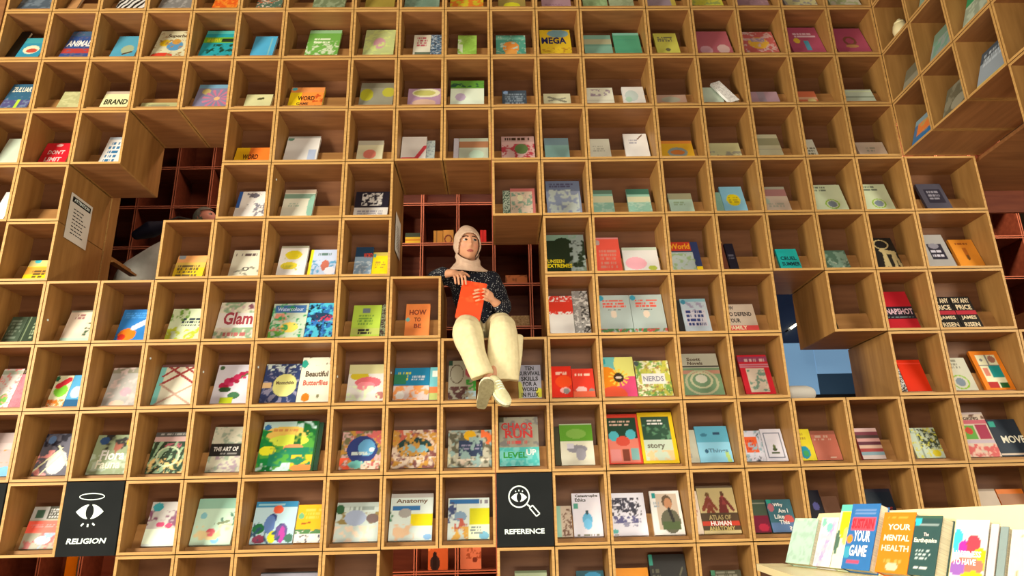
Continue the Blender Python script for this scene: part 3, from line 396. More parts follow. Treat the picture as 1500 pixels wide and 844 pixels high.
(8, 8, 0.143, 0.2373, 0.3195, 0.02, 'grey aqua comic with red graffiti title, tenth cubby, third row up', 'aa9', 'b:.62,1,5cc;n:8dd,.4,7,0,.62,1,1;n:888,.3,5,0,0,1,.6;T:CHAOS,.45,.2,.8,.16,d44;T:RUN,.5,.36,.7,.16,d44;T:LEVEL,.4,.78,.6,.12,3a4;T:UP,.8,.73,.25,.12,fff;w:.2,.48,.8,.58,d55,1;r:.0,.0,.12,.1,554'),
(8, 9, 0.3721, 0.0331, 0.249, 0.02, 'dark board edge behind a green white book, eleventh cubby, third row up', '443', ''),
(8, 9, 0.4905, 0.1988, 0.2672, 0.02, 'book of green top over white mountain, eleventh cubby, third row up', 'eed', 'b:0,.42,6a3;b:0,.02,bca;c:.5,.25,.3,.12,8b5;c:.5,.62,.3,.1,99a;c:.6,.75,.15,.15,aab;r:.2,.5,.4,.6,dde'),
(8, 10, 0.7714, 0.2101, 0.3262, 0.02, 'red bordered science book with dark top, twelfth cubby, third row up', 'd43', 'r:.08,.08,.95,.5,243;r:.08,.5,.95,.97,e87;c:.25,.45,.15,.1,5bc;c:.75,.42,.15,.1,5bc;c:.5,.55,.2,.1,d54;r:.45,.72,.65,.95,843;r:.7,.7,.92,.92,8bb;r:.1,.72,.4,.95,e99;w:.15,.14,.85,.24,dba,2'),
(8, 10, 0.9859, 0.2142, 0.3342, 0.02, 'yellow bordered science book with dark top, twelfth cubby, third row up', 'ec2', 'r:.08,.08,.9,.55,354;n:697,.3,6,.1,.25,.9,.6;r:.08,.55,.9,.95,cdc;n:ec9,.4,6,.1,.75,.9,.95;w:.25,.14,.75,.26,eee,2;T:story,.42,.68,.5,.12,776'),
(8, 11, 1.1764, 0.0767, 0.2114, 0.02, 'white book leaning behind a pale blue one, thirteenth cubby, third row up', 'ccb', 'w:.3,.1,.5,.9,aaa,4'),
(8, 11, 1.3164, 0.1985, 0.2339, 0.02, 'pale blue novel with two tone cover, thirteenth cubby, third row up', '6bd', 'b:.45,1,9df;r:.55,.18,.75,.24,357;c:.25,.25,.1,.05,48a;T:Things,.6,.7,.6,.14,69b;c:.25,.7,.05,.06,368;l:.85,.75,.9,.98,.06,bd8'),
(8, 12, 1.5516, 0.1243, 0.199, 0.02, 'white book with orange square and dark birds, fourteenth cubby, third row up', 'dde', 'r:.15,.2,.75,.72,e63;w:.2,.3,.7,.65,c43,3;n:345,.4,5,0,.8,1,1;n:345,.3,5,.6,0,1,.3;n:9bc,.2,5'),
(8, 12, 1.6804, 0.1285, 0.2078, 0.02, 'white book with thin frame and dark emblem, fourteenth cubby, third row up', 'eef', 'o2:.1,.12,.9,.92,568;c:.5,.65,.1,.06,453;c:.5,.55,.05,.06,674;l:.35,.75,.65,.75,.03,453'),
(8, 13, 1.8617, 0.1111, 0.2022, 0.02, 'yellow book with blue globe, fifteenth cubby, third row up', 'ed3', 'c:.45,.75,.3,.2,29b;w:.1,.1,.7,.35,b93,2;c:.5,.78,.15,.1,4a6'),
(8, 13, 1.9957, 0.1521, 0.189, 0.02, 'faded red pink book beside a yellow one, fifteenth cubby, third row up', 'c76', 'b:0,.12,a65;w:.1,.15,.8,.35,dba,2;w:.5,.88,.9,.95,edc,1'),
(8, 14, 2.2646, 0.139, 0.202, 0.02, 'stack of thin striped books, cover edges, sixteenth cubby, third row up', 'a45', 's:ecc,845,544,daa,634,dba,a44,8ab,dcc'),
(8, 15, 2.6082, 0.172, 0.1967, 0.02, 'pale green book with dark dots and yellow bloom, seventeenth cubby, third row up', 'cdc', 'n:343,.45,9,.3,.05,1,.7;c:.75,.85,.15,.12,ed2;l:.28,0,.28,1,.03,9a9;c:.06,.1,.08,.08,698;b:.15,.17,aba;n:dd5,.2,8'),
(8, 16, 2.9369, 0.1993, 0.2943, 0.02, 'collage book of red flowers and foods, eighteenth cubby, third row up', 'dcb', 'b:0,.05,cbb;n:754,.3,5,.5,.05,1,.15;b:.18,.27,c67;r:.15,.3,.55,.6,6a4;c:.35,.42,.12,.08,c43;r:.58,.28,.95,.6,a35;b:.62,.7,cbc;n:d66,.5,4,0,.72,1,1;n:ecb,.3,5,0,.72,1,1;T:COOKING,.45,.14,.7,.07,543'),
(8, 16, 3.1285, 0.1791, 0.2435, 0.02, 'navy book with white capitals at right edge, eighteenth cubby, third row up', '234', 'r:.05,.05,.25,.2,3a9;T:MOVE,.65,.55,.8,.2,eed;b:.92,.97,dcb'),
(9, 0, -2.5868, 0.2088, 0.2434, 0.02, 'collage book with wide coral red band, first cubby, second row up', 'aa9', 'b:.35,.63,f65;r:.0,.02,.5,.33,bbb;r:.12,.08,.35,.28,465;r:.45,.0,.85,.3,332;w:.5,.05,.8,.28,ccc,4;n:b66,.4,5,0,.64,1,1;c:.55,.8,.22,.1,fcd;n:9bd,.35,5,.5,.64,1,1;w:.1,.42,.9,.52,e99,2'),
(9, 2, -1.9146, 0.1952, 0.2567, 0.02, 'grey white book with crimson flowers, second cubby, second row up', 'ccc', 'b:.62,1,efe;n:857,.35,5,0,.2,1,.6;c:.4,.52,.12,.06,c47;c:.65,.55,.1,.06,c47;c:.2,.12,.15,.1,4ab;b:.95,1,dee'),
(9, 3, -1.6272, 0.2302, 0.2708, 0.02, 'pale aqua book with pink bloom and bird, third cubby, second row up', 'ced', 'b:0,.22,9cb;c:.45,.75,.12,.1,d67;c:.6,.9,.1,.08,8cf;n:eda,.3,4,0,.55,1,.9;l:.6,.55,.85,.5,.03,897;c:.2,.38,.08,.07,8cd;n:587,.1,7,.5,.3,1,.6'),
(9, 4, -1.2832, 0.2428, 0.245, 0.02, "blue children's book with coloured figures, fourth cubby, second row up", 'bde', 'b:0,.15,38b;r:.05,.05,.7,.1,9cd;c:.55,.2,.12,.1,e64;c:.45,.4,.1,.1,348;c:.4,.55,.13,.22,68c;c:.15,.65,.14,.12,274;c:.2,.9,.15,.1,946;c:.5,.85,.1,.15,dd2;c:.7,.75,.15,.22,659;c:.72,.8,.07,.2,b4a;c:.9,.88,.1,.1,476;n:357,.15,7,0,.5,1,1'),
(9, 4, -1.0762, 0.1584, 0.2212, 0.02, 'orange yellow book with white lower third, fourth cubby, second row up', 'fb2', 'b:.7,1,eee;n:585,.5,6,0,.65,1,.78;c:.15,.3,.1,.09,7b8;l:.2,.5,.5,.48,.03,a62;n:556,.2,7,0,.8,1,1;w:.3,.1,.9,.4,fc5,3'),
(9, 5, -0.8056, 0.2514, 0.2287, 0.02, 'soft pastel book with grey mountains, fifth cubby, second row up', 'cdd', 'b:0,.12,bcc;n:985,.35,5,0,.25,1,.55;c:.45,.4,.25,.2,abd;c:.85,.42,.15,.12,766;n:edc,.4,5,0,.6,1,1;c:.08,.18,.1,.12,364;w:.3,.1,.9,.22,9aa,1'),
(9, 6, -0.4944, 0.2482, 0.2749, 0.02, 'magazine with blue bar and lime panel, left, sixth cubby, second row up', 'dee', 'b:0,.08,bbb;T:Anatomy,.5,.17,.75,.12,765;r:.05,.26,.7,.36,37b;c:.35,.42,.15,.1,aaa;r:.5,.45,1,.7,ed1;n:486,.4,5,0,.35,.2,.6;n:eca,.4,4,.1,.65,.6,1;c:.9,.93,.1,.06,8be'),
(9, 7, -0.1607, 0.2411, 0.2422, 0.02, 'magazine with blue bar and lime panel, right, seventh cubby, second row up', 'dee', 'r:.03,.04,.75,.15,37b;n:458,.3,6,.0,.1,.2,.6;c:.3,.45,.15,.12,8ac;r:.52,.25,1,.65,dd1;n:c65,.55,7,.15,.5,.5,.8;n:eb5,.5,7,.1,.7,.5,1;r:.5,.65,1,1,efd;c:.87,.92,.12,.1,7bd;w:.55,.68,.85,.9,899,3;w:.78,.04,.98,.16,889,1'),
(9, 9, 0.3927, 0.0939, 0.1824, 0.02, 'two small grey brown books at the side, eighth cubby, second row up', 'cba', 'r:0,0,.3,1,9cb;n:754,.35,6,.4,.1,1,1'),
(9, 9, 0.5314, 0.1683, 0.2564, 0.02, 'white novel with blue bottle shape, eighth cubby, second row up', 'eef', 'T:Catastrophe,.52,.07,.8,.08,222;T:Ethics,.3,.16,.38,.08,222;c:.5,.62,.17,.16,6be;c:.5,.72,.15,.12,7cf;c:.5,.45,.06,.05,356;r:.06,.25,.2,.36,5a9;w:.1,.94,.95,.99,887,1'),
(9, 10, 0.7684, 0.2156, 0.2524, 0.02, 'white book with purple word cloud brain, ninth cubby, second row up', 'eef', 'n:445,.55,9,.1,.12,.85,.35;n:445,.5,9,.05,.3,.9,.55;n:669,.5,9,.1,.55,.85,.72;n:99b,.4,9,.2,.7,.75,.8;c:.12,.9,.09,.05,6bb;w:.08,.97,.2,.99,888,1'),
(9, 10, 1.0, 0.1767, 0.2609, 0.02, 'white book with grey man in suit photo, ninth cubby, second row up', 'eee', 'r:.2,.08,.9,.88,cba;c:.55,.25,.17,.15,654;c:.58,.3,.13,.13,b86;c:.6,.7,.32,.27,665;r:.3,.7,.9,.88,564;l:.58,.42,.68,.7,.05,333;r:.07,.05,.18,.17,299;w:.1,.25,.3,.4,9ab,2'),
(9, 11, 1.3069, 0.2176, 0.2853, 0.02, 'tan anatomy book with two red figures, tenth cubby, second row up', 'cb8', 'b:0,.04,654;c:.27,.2,.06,.06,753;c:.27,.38,.1,.16,955;l:.25,.3,.1,.5,.05,843;l:.3,.3,.45,.5,.04,843;l:.27,.45,.22,.58,.05,843;l:.3,.45,.36,.58,.05,843;c:.67,.18,.05,.06,643;c:.67,.36,.09,.15,944;l:.62,.28,.55,.55,.04,733;l:.72,.28,.9,.52,.04,733;l:.65,.45,.62,.58,.05,733;l:.7,.45,.73,.58,.05,733;b:.58,.93,543;b:.75,.84,c43;T:ATLAS OF,.5,.67,.6,.1,ba7;T:HUMAN,.5,.79,.55,.1,fff;T:ANATOMY,.5,.9,.7,.1,cb7;b:.94,1,dc9'),
(9, 11, 1.1695, 0.0523, 0.2563, 0.02, 'cream spine at left of the anatomy book, tenth cubby, second row up', 'edc', 'w:.3,.12,.7,.6,b76,6'),
(9, 12, 1.5406, 0.0985, 0.1945, 0.02, 'dark book with crimson lower half, eleventh cubby, second row up', '454', 'b:.5,1,713;c:.6,.85,.3,.12,b24;b:.1,.13,998'),
(9, 12, 1.6707, 0.1459, 0.1941, 0.02, 'teal blue book with white serif title, eleventh cubby, second row up', '478', 'c:.15,.25,.12,.12,c78;c:.75,.62,.2,.14,d66;c:.1,.05,.1,.08,3a9;b:.7,1,68b;T:Why,.45,.18,.4,.13,fff;T:Am I,.6,.35,.4,.13,fff;T:Like,.4,.53,.4,.13,fff;T:This,.55,.7,.4,.13,fff;T:?,.75,.89,.12,.13,fff'),
(9, 13, 1.8803, 0.0958, 0.2458, 0.02, 'black book with purple oval, twelfth cubby, second row up', '112', 'c:.6,.4,.2,.1,559'),  # purple oval painted on the cover
(9, 13, 1.9802, 0.0959, 0.206, 0.02, 'plain brown cardboard covered book, twelfth cubby, second row up', '754', ''),
(9, 14, 2.272, 0.176, 0.2456, 0.02, 'black book with red capitals, thirteenth cubby, second row up', '123', 'T:CHAOS,.5,.52,.8,.14,933;b:0,.08,223'),
(9, 16, 2.9091, 0.1685, 0.2316, 0.02, 'beige book with small dark marks, fifteenth cubby, second row up', 'cba', 'w:.1,.45,.9,.5,443,1;b:0,.05,987'),
(9, 16, 3.0817, 0.1606, 0.2278, 0.02, 'orange book with blue round mark, fifteenth cubby, second row up', 'd72', 'c:.35,.35,.25,.2,59b;b:.12,.6,a75'),
(10, 4, -1.1816, 0.333, 0.258, 0.02, 'pale grey album with black top edge, third cubby, bottom cut-off row', '99a', 'b:0,.04,222'),
(10, 8, 0.1935, 0.1839, 0.234, 0.02, 'grey green clothbound book, fifth cubby, bottom cut-off row', 'ab9', 'b:0,.05,675'),
(10, 9, 0.5328, 0.1573, 0.2262, 0.02, 'dark teal book with blue oval, sixth cubby, bottom cut-off row', '156', 'c:.6,.15,.3,.12,39c'),  # blue oval painted near the top edge
(10, 10, 0.767, 0.2036, 0.236, 0.02, 'amber orange book, seventh cubby, bottom cut-off row', 'e92', 'c:.2,.6,.1,.1,fd7'),
(10, 10, 0.986, 0.2115, 0.3077, 0.02, 'large black book with teal sticker, seventh cubby, bottom cut-off row', '333', 'r:.02,.0,.12,.2,4a9;w:.05,.25,.3,.45,665,2;l:.8,.4,.9,.25,.02,665'),
(10, 11, 1.3169, 0.1733, 0.2119, 0.02, 'grey book with pale green top mark, eighth cubby, bottom cut-off row', '554', 'r:0,0,.15,.15,597;w:.15,.03,.95,.2,998,2'),
]
CUBBIES = [
(0, -2, 'plywood cubby holding one book, first from left in top cut-off row'),
(0, -1, 'plywood cubby holding one book, second from left in top cut-off row'),
(0, 0, 'plywood cubby holding one book, third from left in top cut-off row'),
(0, 1, 'plywood cubby holding one book, fourth from left in top cut-off row'),
(0, 2, 'plywood cubby holding one book, fifth from left in top cut-off row'),
(0, 3, 'plywood cubby holding one book, sixth from left in top cut-off row'),
(0, 4, 'wide plywood cubby holding one book, seventh from left in top cut-off row'),
(0, 5, 'plywood cubby holding one book, eighth from left in top cut-off row'),
(0, 6, 'plywood cubby holding one book, ninth from left in top cut-off row'),
(0, 7, 'plywood cubby holding one book, tenth from left in top cut-off row'),
(0, 8, 'plywood cubby holding one book, eleventh from left in top cut-off row'),
(0, 9, 'plywood cubby holding one book, twelfth from left in top cut-off row'),
(0, 10, 'wide plywood cubby holding two books, thirteenth from left in top cut-off row'),
(0, 11, 'plywood cubby holding one book, fourteenth from left in top cut-off row'),
(0, 12, 'plywood cubby holding one book, fifteenth from left in top cut-off row'),
(0, 13, 'plywood cubby holding one book, sixteenth from left in top cut-off row'),
(0, 14, 'plywood cubby holding one book, seventeenth from left in top cut-off row'),
(0, 15, 'plywood cubby holding one book, eighteenth from left in top cut-off row'),
(1, -2, 'plywood cubby holding one book and a black slab, first from left in second row down'),
(1, -1, 'plywood cubby holding one book, second from left in second row down'),
(1, 0, 'plywood cubby holding one book, third from left in second row down'),
(1, 1, 'plywood cubby holding one book, fourth from left in second row down'),
(1, 2, 'plywood cubby holding one book, fifth from left in second row down'),
(1, 3, 'plywood cubby holding one book, sixth from left in second row down'),
(1, 4, 'wide plywood cubby holding one book, seventh from left in second row down'),
(1, 5, 'plywood cubby holding one book, eighth from left in second row down'),
(1, 6, 'plywood cubby holding two books, ninth from left in second row down'),
(1, 7, 'plywood cubby holding one book, tenth from left in second row down'),
(1, 8, 'plywood cubby holding one book, eleventh from left in second row down'),
(1, 9, 'plywood cubby holding one book, twelfth from left in second row down'),
(1, 10, 'wide plywood cubby holding two books, thirteenth from left in second row down'),
(1, 11, 'plywood cubby holding one book, fourteenth from left in second row down'),
(1, 12, 'plywood cubby holding one book, fifteenth from left in second row down'),
(1, 13, 'plywood cubby holding one book, sixteenth from left in second row down'),
(1, 14, 'plywood cubby holding one book, seventeenth from left in second row down'),
(1, 15, 'plywood cubby holding one book, eighteenth from left in second row down'),
(2, -2, 'plywood cubby holding one book, first from left in third row down'),
(2, -1, 'plywood cubby holding one book, second from left in third row down'),
(2, 0, 'plywood cubby holding one book, third from left in third row down'),
(2, 1, 'plywood cubby holding one book, fourth from left in third row down'),
(2, 2, 'plywood cubby holding one book, fifth from left in third row down'),
(2, 3, 'plywood cubby holding one book, sixth from left in third row down'),
(2, 4, 'wide plywood cubby holding one book, seventh from left in third row down'),
(2, 5, 'plywood cubby holding one book, eighth from left in third row down'),
(2, 6, 'plywood cubby holding one book, ninth from left in third row down'),
(2, 7, 'plywood cubby holding one book, tenth from left in third row down'),
(2, 8, 'plywood cubby holding one book, eleventh from left in third row down'),
(2, 9, 'plywood cubby holding one book, twelfth from left in third row down'),
(2, 10, 'wide plywood cubby holding two books, thirteenth from left in third row down'),
(2, 11, 'plywood cubby holding one book, fourteenth from left in third row down'),
(2, 12, 'plywood cubby holding one book, fifteenth from left in third row down'),
(2, 13, 'plywood cubby holding one book, sixteenth from left in third row down'),
(2, 14, 'plywood cubby holding one book, seventeenth from left in third row down'),
(2, 15, 'plywood cubby holding one book, eighteenth from left in third row down'),
(3, -2, 'plywood cubby holding one book, first from left in fourth row down'),
(3, -1, 'plywood cubby holding one book, second from left in fourth row down'),
(3, 0, 'plywood cubby holding one book, third from left in fourth row down'),
(3, 3, 'plywood cubby holding one book, fourth from left in fourth row down'),
(3, 4, 'wide plywood cubby holding one book, fifth from left in fourth row down'),
(3, 5, 'plywood cubby holding one book, sixth from left in fourth row down'),
(3, 6, 'plywood cubby holding two books, seventh from left in fourth row down'),
(3, 7, 'plywood cubby holding two books, eighth from left in fourth row down'),
(3, 8, 'plywood cubby holding one book, ninth from left in fourth row down'),
(3, 9, 'plywood cubby holding one book, tenth from left in fourth row down'),
(3, 10, 'wide plywood cubby holding two books, eleventh from left in fourth row down'),
(3, 11, 'plywood cubby holding one book, twelfth from left in fourth row down'),
(3, 12, 'plywood cubby holding one book, thirteenth from left in fourth row down'),
(3, 13, 'plywood cubby holding one book, fourteenth from left in fourth row down'),
(3, 14, 'plywood cubby holding one book, fifteenth from left in fourth row down'),
(3, 15, 'plywood cubby holding one book, sixteenth from left in fourth row down'),
(4, -2, 'plywood cubby holding one book, first from left in fifth row down'),
(4, -1, 'plywood cubby standing empty, second from left in fifth row down'),
(4, 3, 'plywood cubby holding one book, third from left in fifth row down'),
(4, 4, 'wide plywood cubby holding one book, fourth from left in fifth row down'),
(4, 5, 'plywood cubby holding one book, fifth from left in fifth row down'),
(4, 8, 'plywood cubby holding two books, sixth from left in fifth row down'),
(4, 9, 'plywood cubby holding one book, seventh from left in fifth row down'),
(4, 10, 'wide plywood cubby holding two books, eighth from left in fifth row down'),
(4, 11, 'plywood cubby holding one book, ninth from left in fifth row down'),
(4, 12, 'plywood cubby holding two books, tenth from left in fifth row down'),
(4, 13, 'plywood cubby holding one book, eleventh from left in fifth row down'),
(4, 14, 'plywood cubby holding one book, twelfth from left in fifth row down'),
(4, 15, 'plywood cubby holding one book, thirteenth from left in fifth row down'),
(4, 16, 'wide plywood cubby holding one book, fourteenth from left in fifth row down'),
(5, -1, 'plywood cubby holding one book, first from left in sixth row down'),
(5, 2, 'plywood cubby holding one book, second from left in sixth row down'),
(5, 3, 'plywood cubby holding one book, third from left in sixth row down'),
(5, 4, 'wide plywood cubby holding two books, fourth from left in sixth row down'),
(5, 5, 'plywood cubby holding two books, fifth from left in sixth row down'),
(5, 9, 'plywood cubby holding one book, sixth from left in sixth row down'),
(5, 10, 'wide plywood cubby holding two books, seventh from left in sixth row down'),
(5, 11, 'plywood cubby holding one book, eighth from left in sixth row down'),
(5, 12, 'plywood cubby holding two books, ninth from left in sixth row down'),
(5, 13, 'plywood cubby holding one book, tenth from left in sixth row down'),
(5, 14, 'plywood cubby holding one book, eleventh from left in sixth row down'),
(5, 15, 'plywood cubby holding one book, twelfth from left in sixth row down'),
(5, 16, 'wide plywood cubby holding two books, thirteenth from left in sixth row down'),
(6, -1, 'plywood cubby holding two books, first from left in fifth row up'),
(6, 0, 'plywood cubby holding one book, second from left in fifth row up'),
(6, 1, 'plywood cubby holding one book, third from left in fifth row up'),
(6, 2, 'plywood cubby holding one book, fourth from left in fifth row up'),
(6, 3, 'plywood cubby holding one book, fifth from left in fifth row up'),
(6, 4, 'wide plywood cubby holding two books, sixth from left in fifth row up'),
(6, 5, 'plywood cubby holding two books, seventh from left in fifth row up'),
(6, 6, 'plywood cubby holding one book, eighth from left in fifth row up'),
(6, 9, 'plywood cubby holding two books, ninth from left in fifth row up'),
(6, 10, 'wide plywood cubby holding two books, tenth from left in fifth row up'),
(6, 11, 'plywood cubby holding two books, eleventh from left in fifth row up'),
(6, 12, 'plywood cubby holding one book, twelfth from left in fifth row up'),
(6, 14, 'plywood cubby holding one book, thirteenth from left in fifth row up'),
(6, 15, 'plywood cubby holding one book, fourteenth from left in fifth row up'),
(6, 16, 'wide plywood cubby holding two books, fifteenth from left in fifth row up'),
(7, -1, 'plywood cubby holding two books, first from left in fourth row up'),
(7, 0, 'plywood cubby holding two books, second from left in fourth row up'),
(7, 1, 'plywood cubby holding one book, third from left in fourth row up'),
(7, 2, 'plywood cubby holding one book, fourth from left in fourth row up'),
(7, 3, 'plywood cubby holding one book, fifth from left in fourth row up'),
(7, 4, 'wide plywood cubby holding two books, sixth from left in fourth row up'),
(7, 5, 'plywood cubby holding one book, seventh from left in fourth row up'),
(7, 6, 'plywood cubby holding two books, eighth from left in fourth row up'),
(7, 7, 'plywood cubby holding one book, ninth from left in fourth row up'),
(7, 8, 'plywood cubby holding one book, tenth from left in fourth row up'),
(7, 9, 'plywood cubby holding two books, eleventh from left in fourth row up'),
(7, 10, 'wide plywood cubby holding two books, twelfth from left in fourth row up'),
(7, 11, 'plywood cubby holding one book, thirteenth from left in fourth row up'),
(7, 12, 'plywood cubby holding one book, fourteenth from left in fourth row up'),
(7, 15, 'plywood cubby holding two books, fifteenth from left in fourth row up'),
(7, 16, 'wide plywood cubby holding two books, sixteenth from left in fourth row up'),
(7, 17, 'plywood cubby outside the picture edge, row eighth, column twentieth'),
(8, -1, 'plywood cubby holding one book, first from left in third row up'),
(8, 0, 'plywood cubby holding one book, second from left in third row up'),
(8, 1, 'plywood cubby holding one book, third from left in third row up'),
(8, 2, 'plywood cubby holding one book, fourth from left in third row up'),
(8, 3, 'plywood cubby holding one book, fifth from left in third row up'),
(8, 4, 'wide plywood cubby holding two books, sixth from left in third row up'),
(8, 5, 'plywood cubby holding one book, seventh from left in third row up'),
(8, 6, 'plywood cubby holding one book, eighth from left in third row up'),
(8, 7, 'plywood cubby holding one book, ninth from left in third row up'),
(8, 8, 'plywood cubby holding one book, tenth from left in third row up'),
(8, 9, 'plywood cubby holding two books, eleventh from left in third row up'),
(8, 10, 'wide plywood cubby holding two books, twelfth from left in third row up'),
(8, 11, 'plywood cubby holding two books, thirteenth from left in third row up'),
(8, 12, 'plywood cubby holding two books, fourteenth from left in third row up'),
(8, 13, 'plywood cubby holding two books, fifteenth from left in third row up'),
(8, 14, 'plywood cubby holding one book, sixteenth from left in third row up'),
(8, 15, 'plywood cubby holding one book, seventeenth from left in third row up'),
(8, 16, 'wide plywood cubby holding two books, eighteenth from left in third row up'),
(8, 17, 'plywood cubby outside the picture edge, row ninth, column twentieth'),
(9, 0, 'plywood cubby holding one book, first from left in second row up'),
(9, 2, 'plywood cubby holding one book, second from left in second row up'),
(9, 3, 'plywood cubby holding one book, third from left in second row up'),
(9, 4, 'wide plywood cubby holding two books, fourth from left in second row up'),
(9, 5, 'plywood cubby holding one book, fifth from left in second row up'),
(9, 6, 'plywood cubby holding one book, sixth from left in second row up'),
(9, 7, 'plywood cubby holding one book, seventh from left in second row up'),
(9, 9, 'plywood cubby holding two books, eighth from left in second row up'),
(9, 10, 'wide plywood cubby holding two books, ninth from left in second row up'),
(9, 11, 'plywood cubby holding two books, tenth from left in second row up'),
(9, 12, 'plywood cubby holding two books, eleventh from left in second row up'),
(9, 13, 'plywood cubby holding two books, twelfth from left in second row up'),
(9, 14, 'plywood cubby holding one book, thirteenth from left in second row up'),
(9, 15, 'plywood cubby standing empty, fourteenth from left in second row up'),
(9, 16, 'wide plywood cubby holding two books, fifteenth from left in second row up'),
(9, 17, 'plywood cubby outside the picture edge, row tenth, column twentieth'),
(10, 2, 'plywood cubby standing empty, first from left in bottom cut-off row'),
(10, 3, 'plywood cubby standing empty, second from left in bottom cut-off row'),
(10, 4, 'wide plywood cubby holding one book, third from left in bottom cut-off row'),
(10, 5, 'plywood cubby standing empty, fourth from left in bottom cut-off row'),
(10, 8, 'plywood cubby holding one book, fifth from left in bottom cut-off row'),
(10, 9, 'plywood cubby holding one book, sixth from left in bottom cut-off row'),
(10, 10, 'wide plywood cubby holding two books, seventh from left in bottom cut-off row'),
(10, 11, 'plywood cubby holding one book, eighth from left in bottom cut-off row'),
(10, 12, 'plywood cubby standing empty, ninth from left in bottom cut-off row'),
(10, 13, 'plywood cubby standing empty, tenth from left in bottom cut-off row'),
(10, 14, 'plywood cubby standing empty, eleventh from left in bottom cut-off row'),
(10, 15, 'plywood cubby standing empty, twelfth from left in bottom cut-off row'),
(10, 16, 'wide plywood cubby standing empty, thirteenth from left in bottom cut-off row'),
(10, 17, 'plywood cubby outside the picture edge, row eleventh, column twentieth'),
]
# ---------------------------------------------------------------- the room
M['floor'] = noisy(mat('timber_floor', 'a75', 0.45, 0.4), (0.40, 0.29, 0.20), (0.46, 0.34, 0.24), (2, 20, 20), rnd=False)
M['plaster'] = noisy(mat('warm_plaster', 'dcb', 0.8, 0.2), (0.44, 0.37, 0.30), (0.48, 0.41, 0.33), (2, 2, 2), rnd=False)
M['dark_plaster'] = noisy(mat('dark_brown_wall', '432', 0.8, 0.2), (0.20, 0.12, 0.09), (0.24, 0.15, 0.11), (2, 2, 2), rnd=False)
def struct(name, b, m): o = boxes(name, [b], m); o['kind'] = 'structure'; return o
struct('floor', (-6, 6, -7.5, 3.4, -0.1, 0), M['floor'])
struct('ceiling', (-6, 6, -7.5, 3.4, 7.0, 7.1), M['plaster'])
struct('wall_left', (-6.1, -6, -7.5, 3.4, 0, 7.0), M['plaster']); struct('light_blocker', (PX[16] + .02, PX[16] + FULL, .27, FULL, 3.9978, 4.0022), M['veneer'])  # second box: thin plate added to stop light leaking under the bay
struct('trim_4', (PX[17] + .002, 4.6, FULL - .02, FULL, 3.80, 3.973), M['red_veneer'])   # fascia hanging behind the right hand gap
struct('wall_right', (6, 6.1, -7.5, 3.4, 0, 7.0), M['plaster'])
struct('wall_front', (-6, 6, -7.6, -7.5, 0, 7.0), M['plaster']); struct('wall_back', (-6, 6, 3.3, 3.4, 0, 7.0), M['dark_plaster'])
struct('trim_1', (PX[-2], PX[18], 0.0, FULL, 0, 1.198), M['veneer'])              # closed plinth under the lowest cubbies
struct('trim_2', (PX[-2], PX[16], 0.0, FULL, 5.602, 7.0), M['veneer'])            # closed fascia over the highest cubbies
struct('trim_3', (PX[16] + FULL + .002, 4.6, -1.34, FULL, 3.975, 3.999), M['veneer'])  # soffit under the right hand bay
struct('floor', (-4.2, 1.55, FULL + .03, 1.84, 2.49, 2.55), M['floor'])           # walkway behind the shelf wall
struct('wall_left', (-6, PX[-2] - .01, 0.0, FULL, 0, 7.0), M['veneer'])
struct('wall_right', (PX[18] + .01, 6, 0.0, FULL, 0, 3.0), M['veneer'])
# ---------------------------------------------------------------- shelf wall and its books
PINS = {(7, 2): (.046, .313), (7, 3): (.048, .225), (7, 4): (.055, .25), (7, 5): (.046, .182), (7, 6): (.051, .202), (6, 0): (.047, .163), (4, 4): (.072, .311)}
for r, k, lab in CUBBIES:
    cb = cubby((PX[k], 0, ROWZ(r + 1)), 0, PX[k + 1] - PX[k], lab, 'plywood cubbies of the shelf wall', ry=RY(r))
    if (r, k) in PINS:                                                            # small white disc on the left panel
        py, pz = PINS[(r, k)]; n = 12; a = [(py + .007 * math.cos(2 * math.pi * i / n), pz + .007 * math.sin(2 * math.pi * i / n)) for i in range(n)]
        mk('white_disc', [(G + T, *q) for q in a] + [(G + T + .003, *q) for q in a], [tuple(range(n, 2 * n))] + [(i, (i + 1) % n, (i + 1) % n + n, i + n) for i in range(n)], M['white'], cb)
for r, k, x, wd, h, t, lab, base, ops in BOOKS:
    o = make_book(wd, h, t, base, ops, lab, 'books shown face out in the wall cubbies')
    o.location = (x, RY(r), ROWZ(r + 1) + REST_Z); o.rotation_euler = (-LEAN, 0, 0)
# small bare fixing discs on some side panels are left to the plywood; upended white book
o = make_book(.075, .235, .020, 'fff', 'n:ddd,.4,8', 'white book standing tilted on its corner, fifteenth cubby, third row down', 'books shown face out in the wall cubbies')
o.matrix_world = Matrix.Translation((PX[12] + .240, .038, ROWZ(3) + .038)) @ Matrix.Rotation(-LEAN, 4, 'X') @ Matrix.Rotation(math.radians(-24), 4, 'Y')
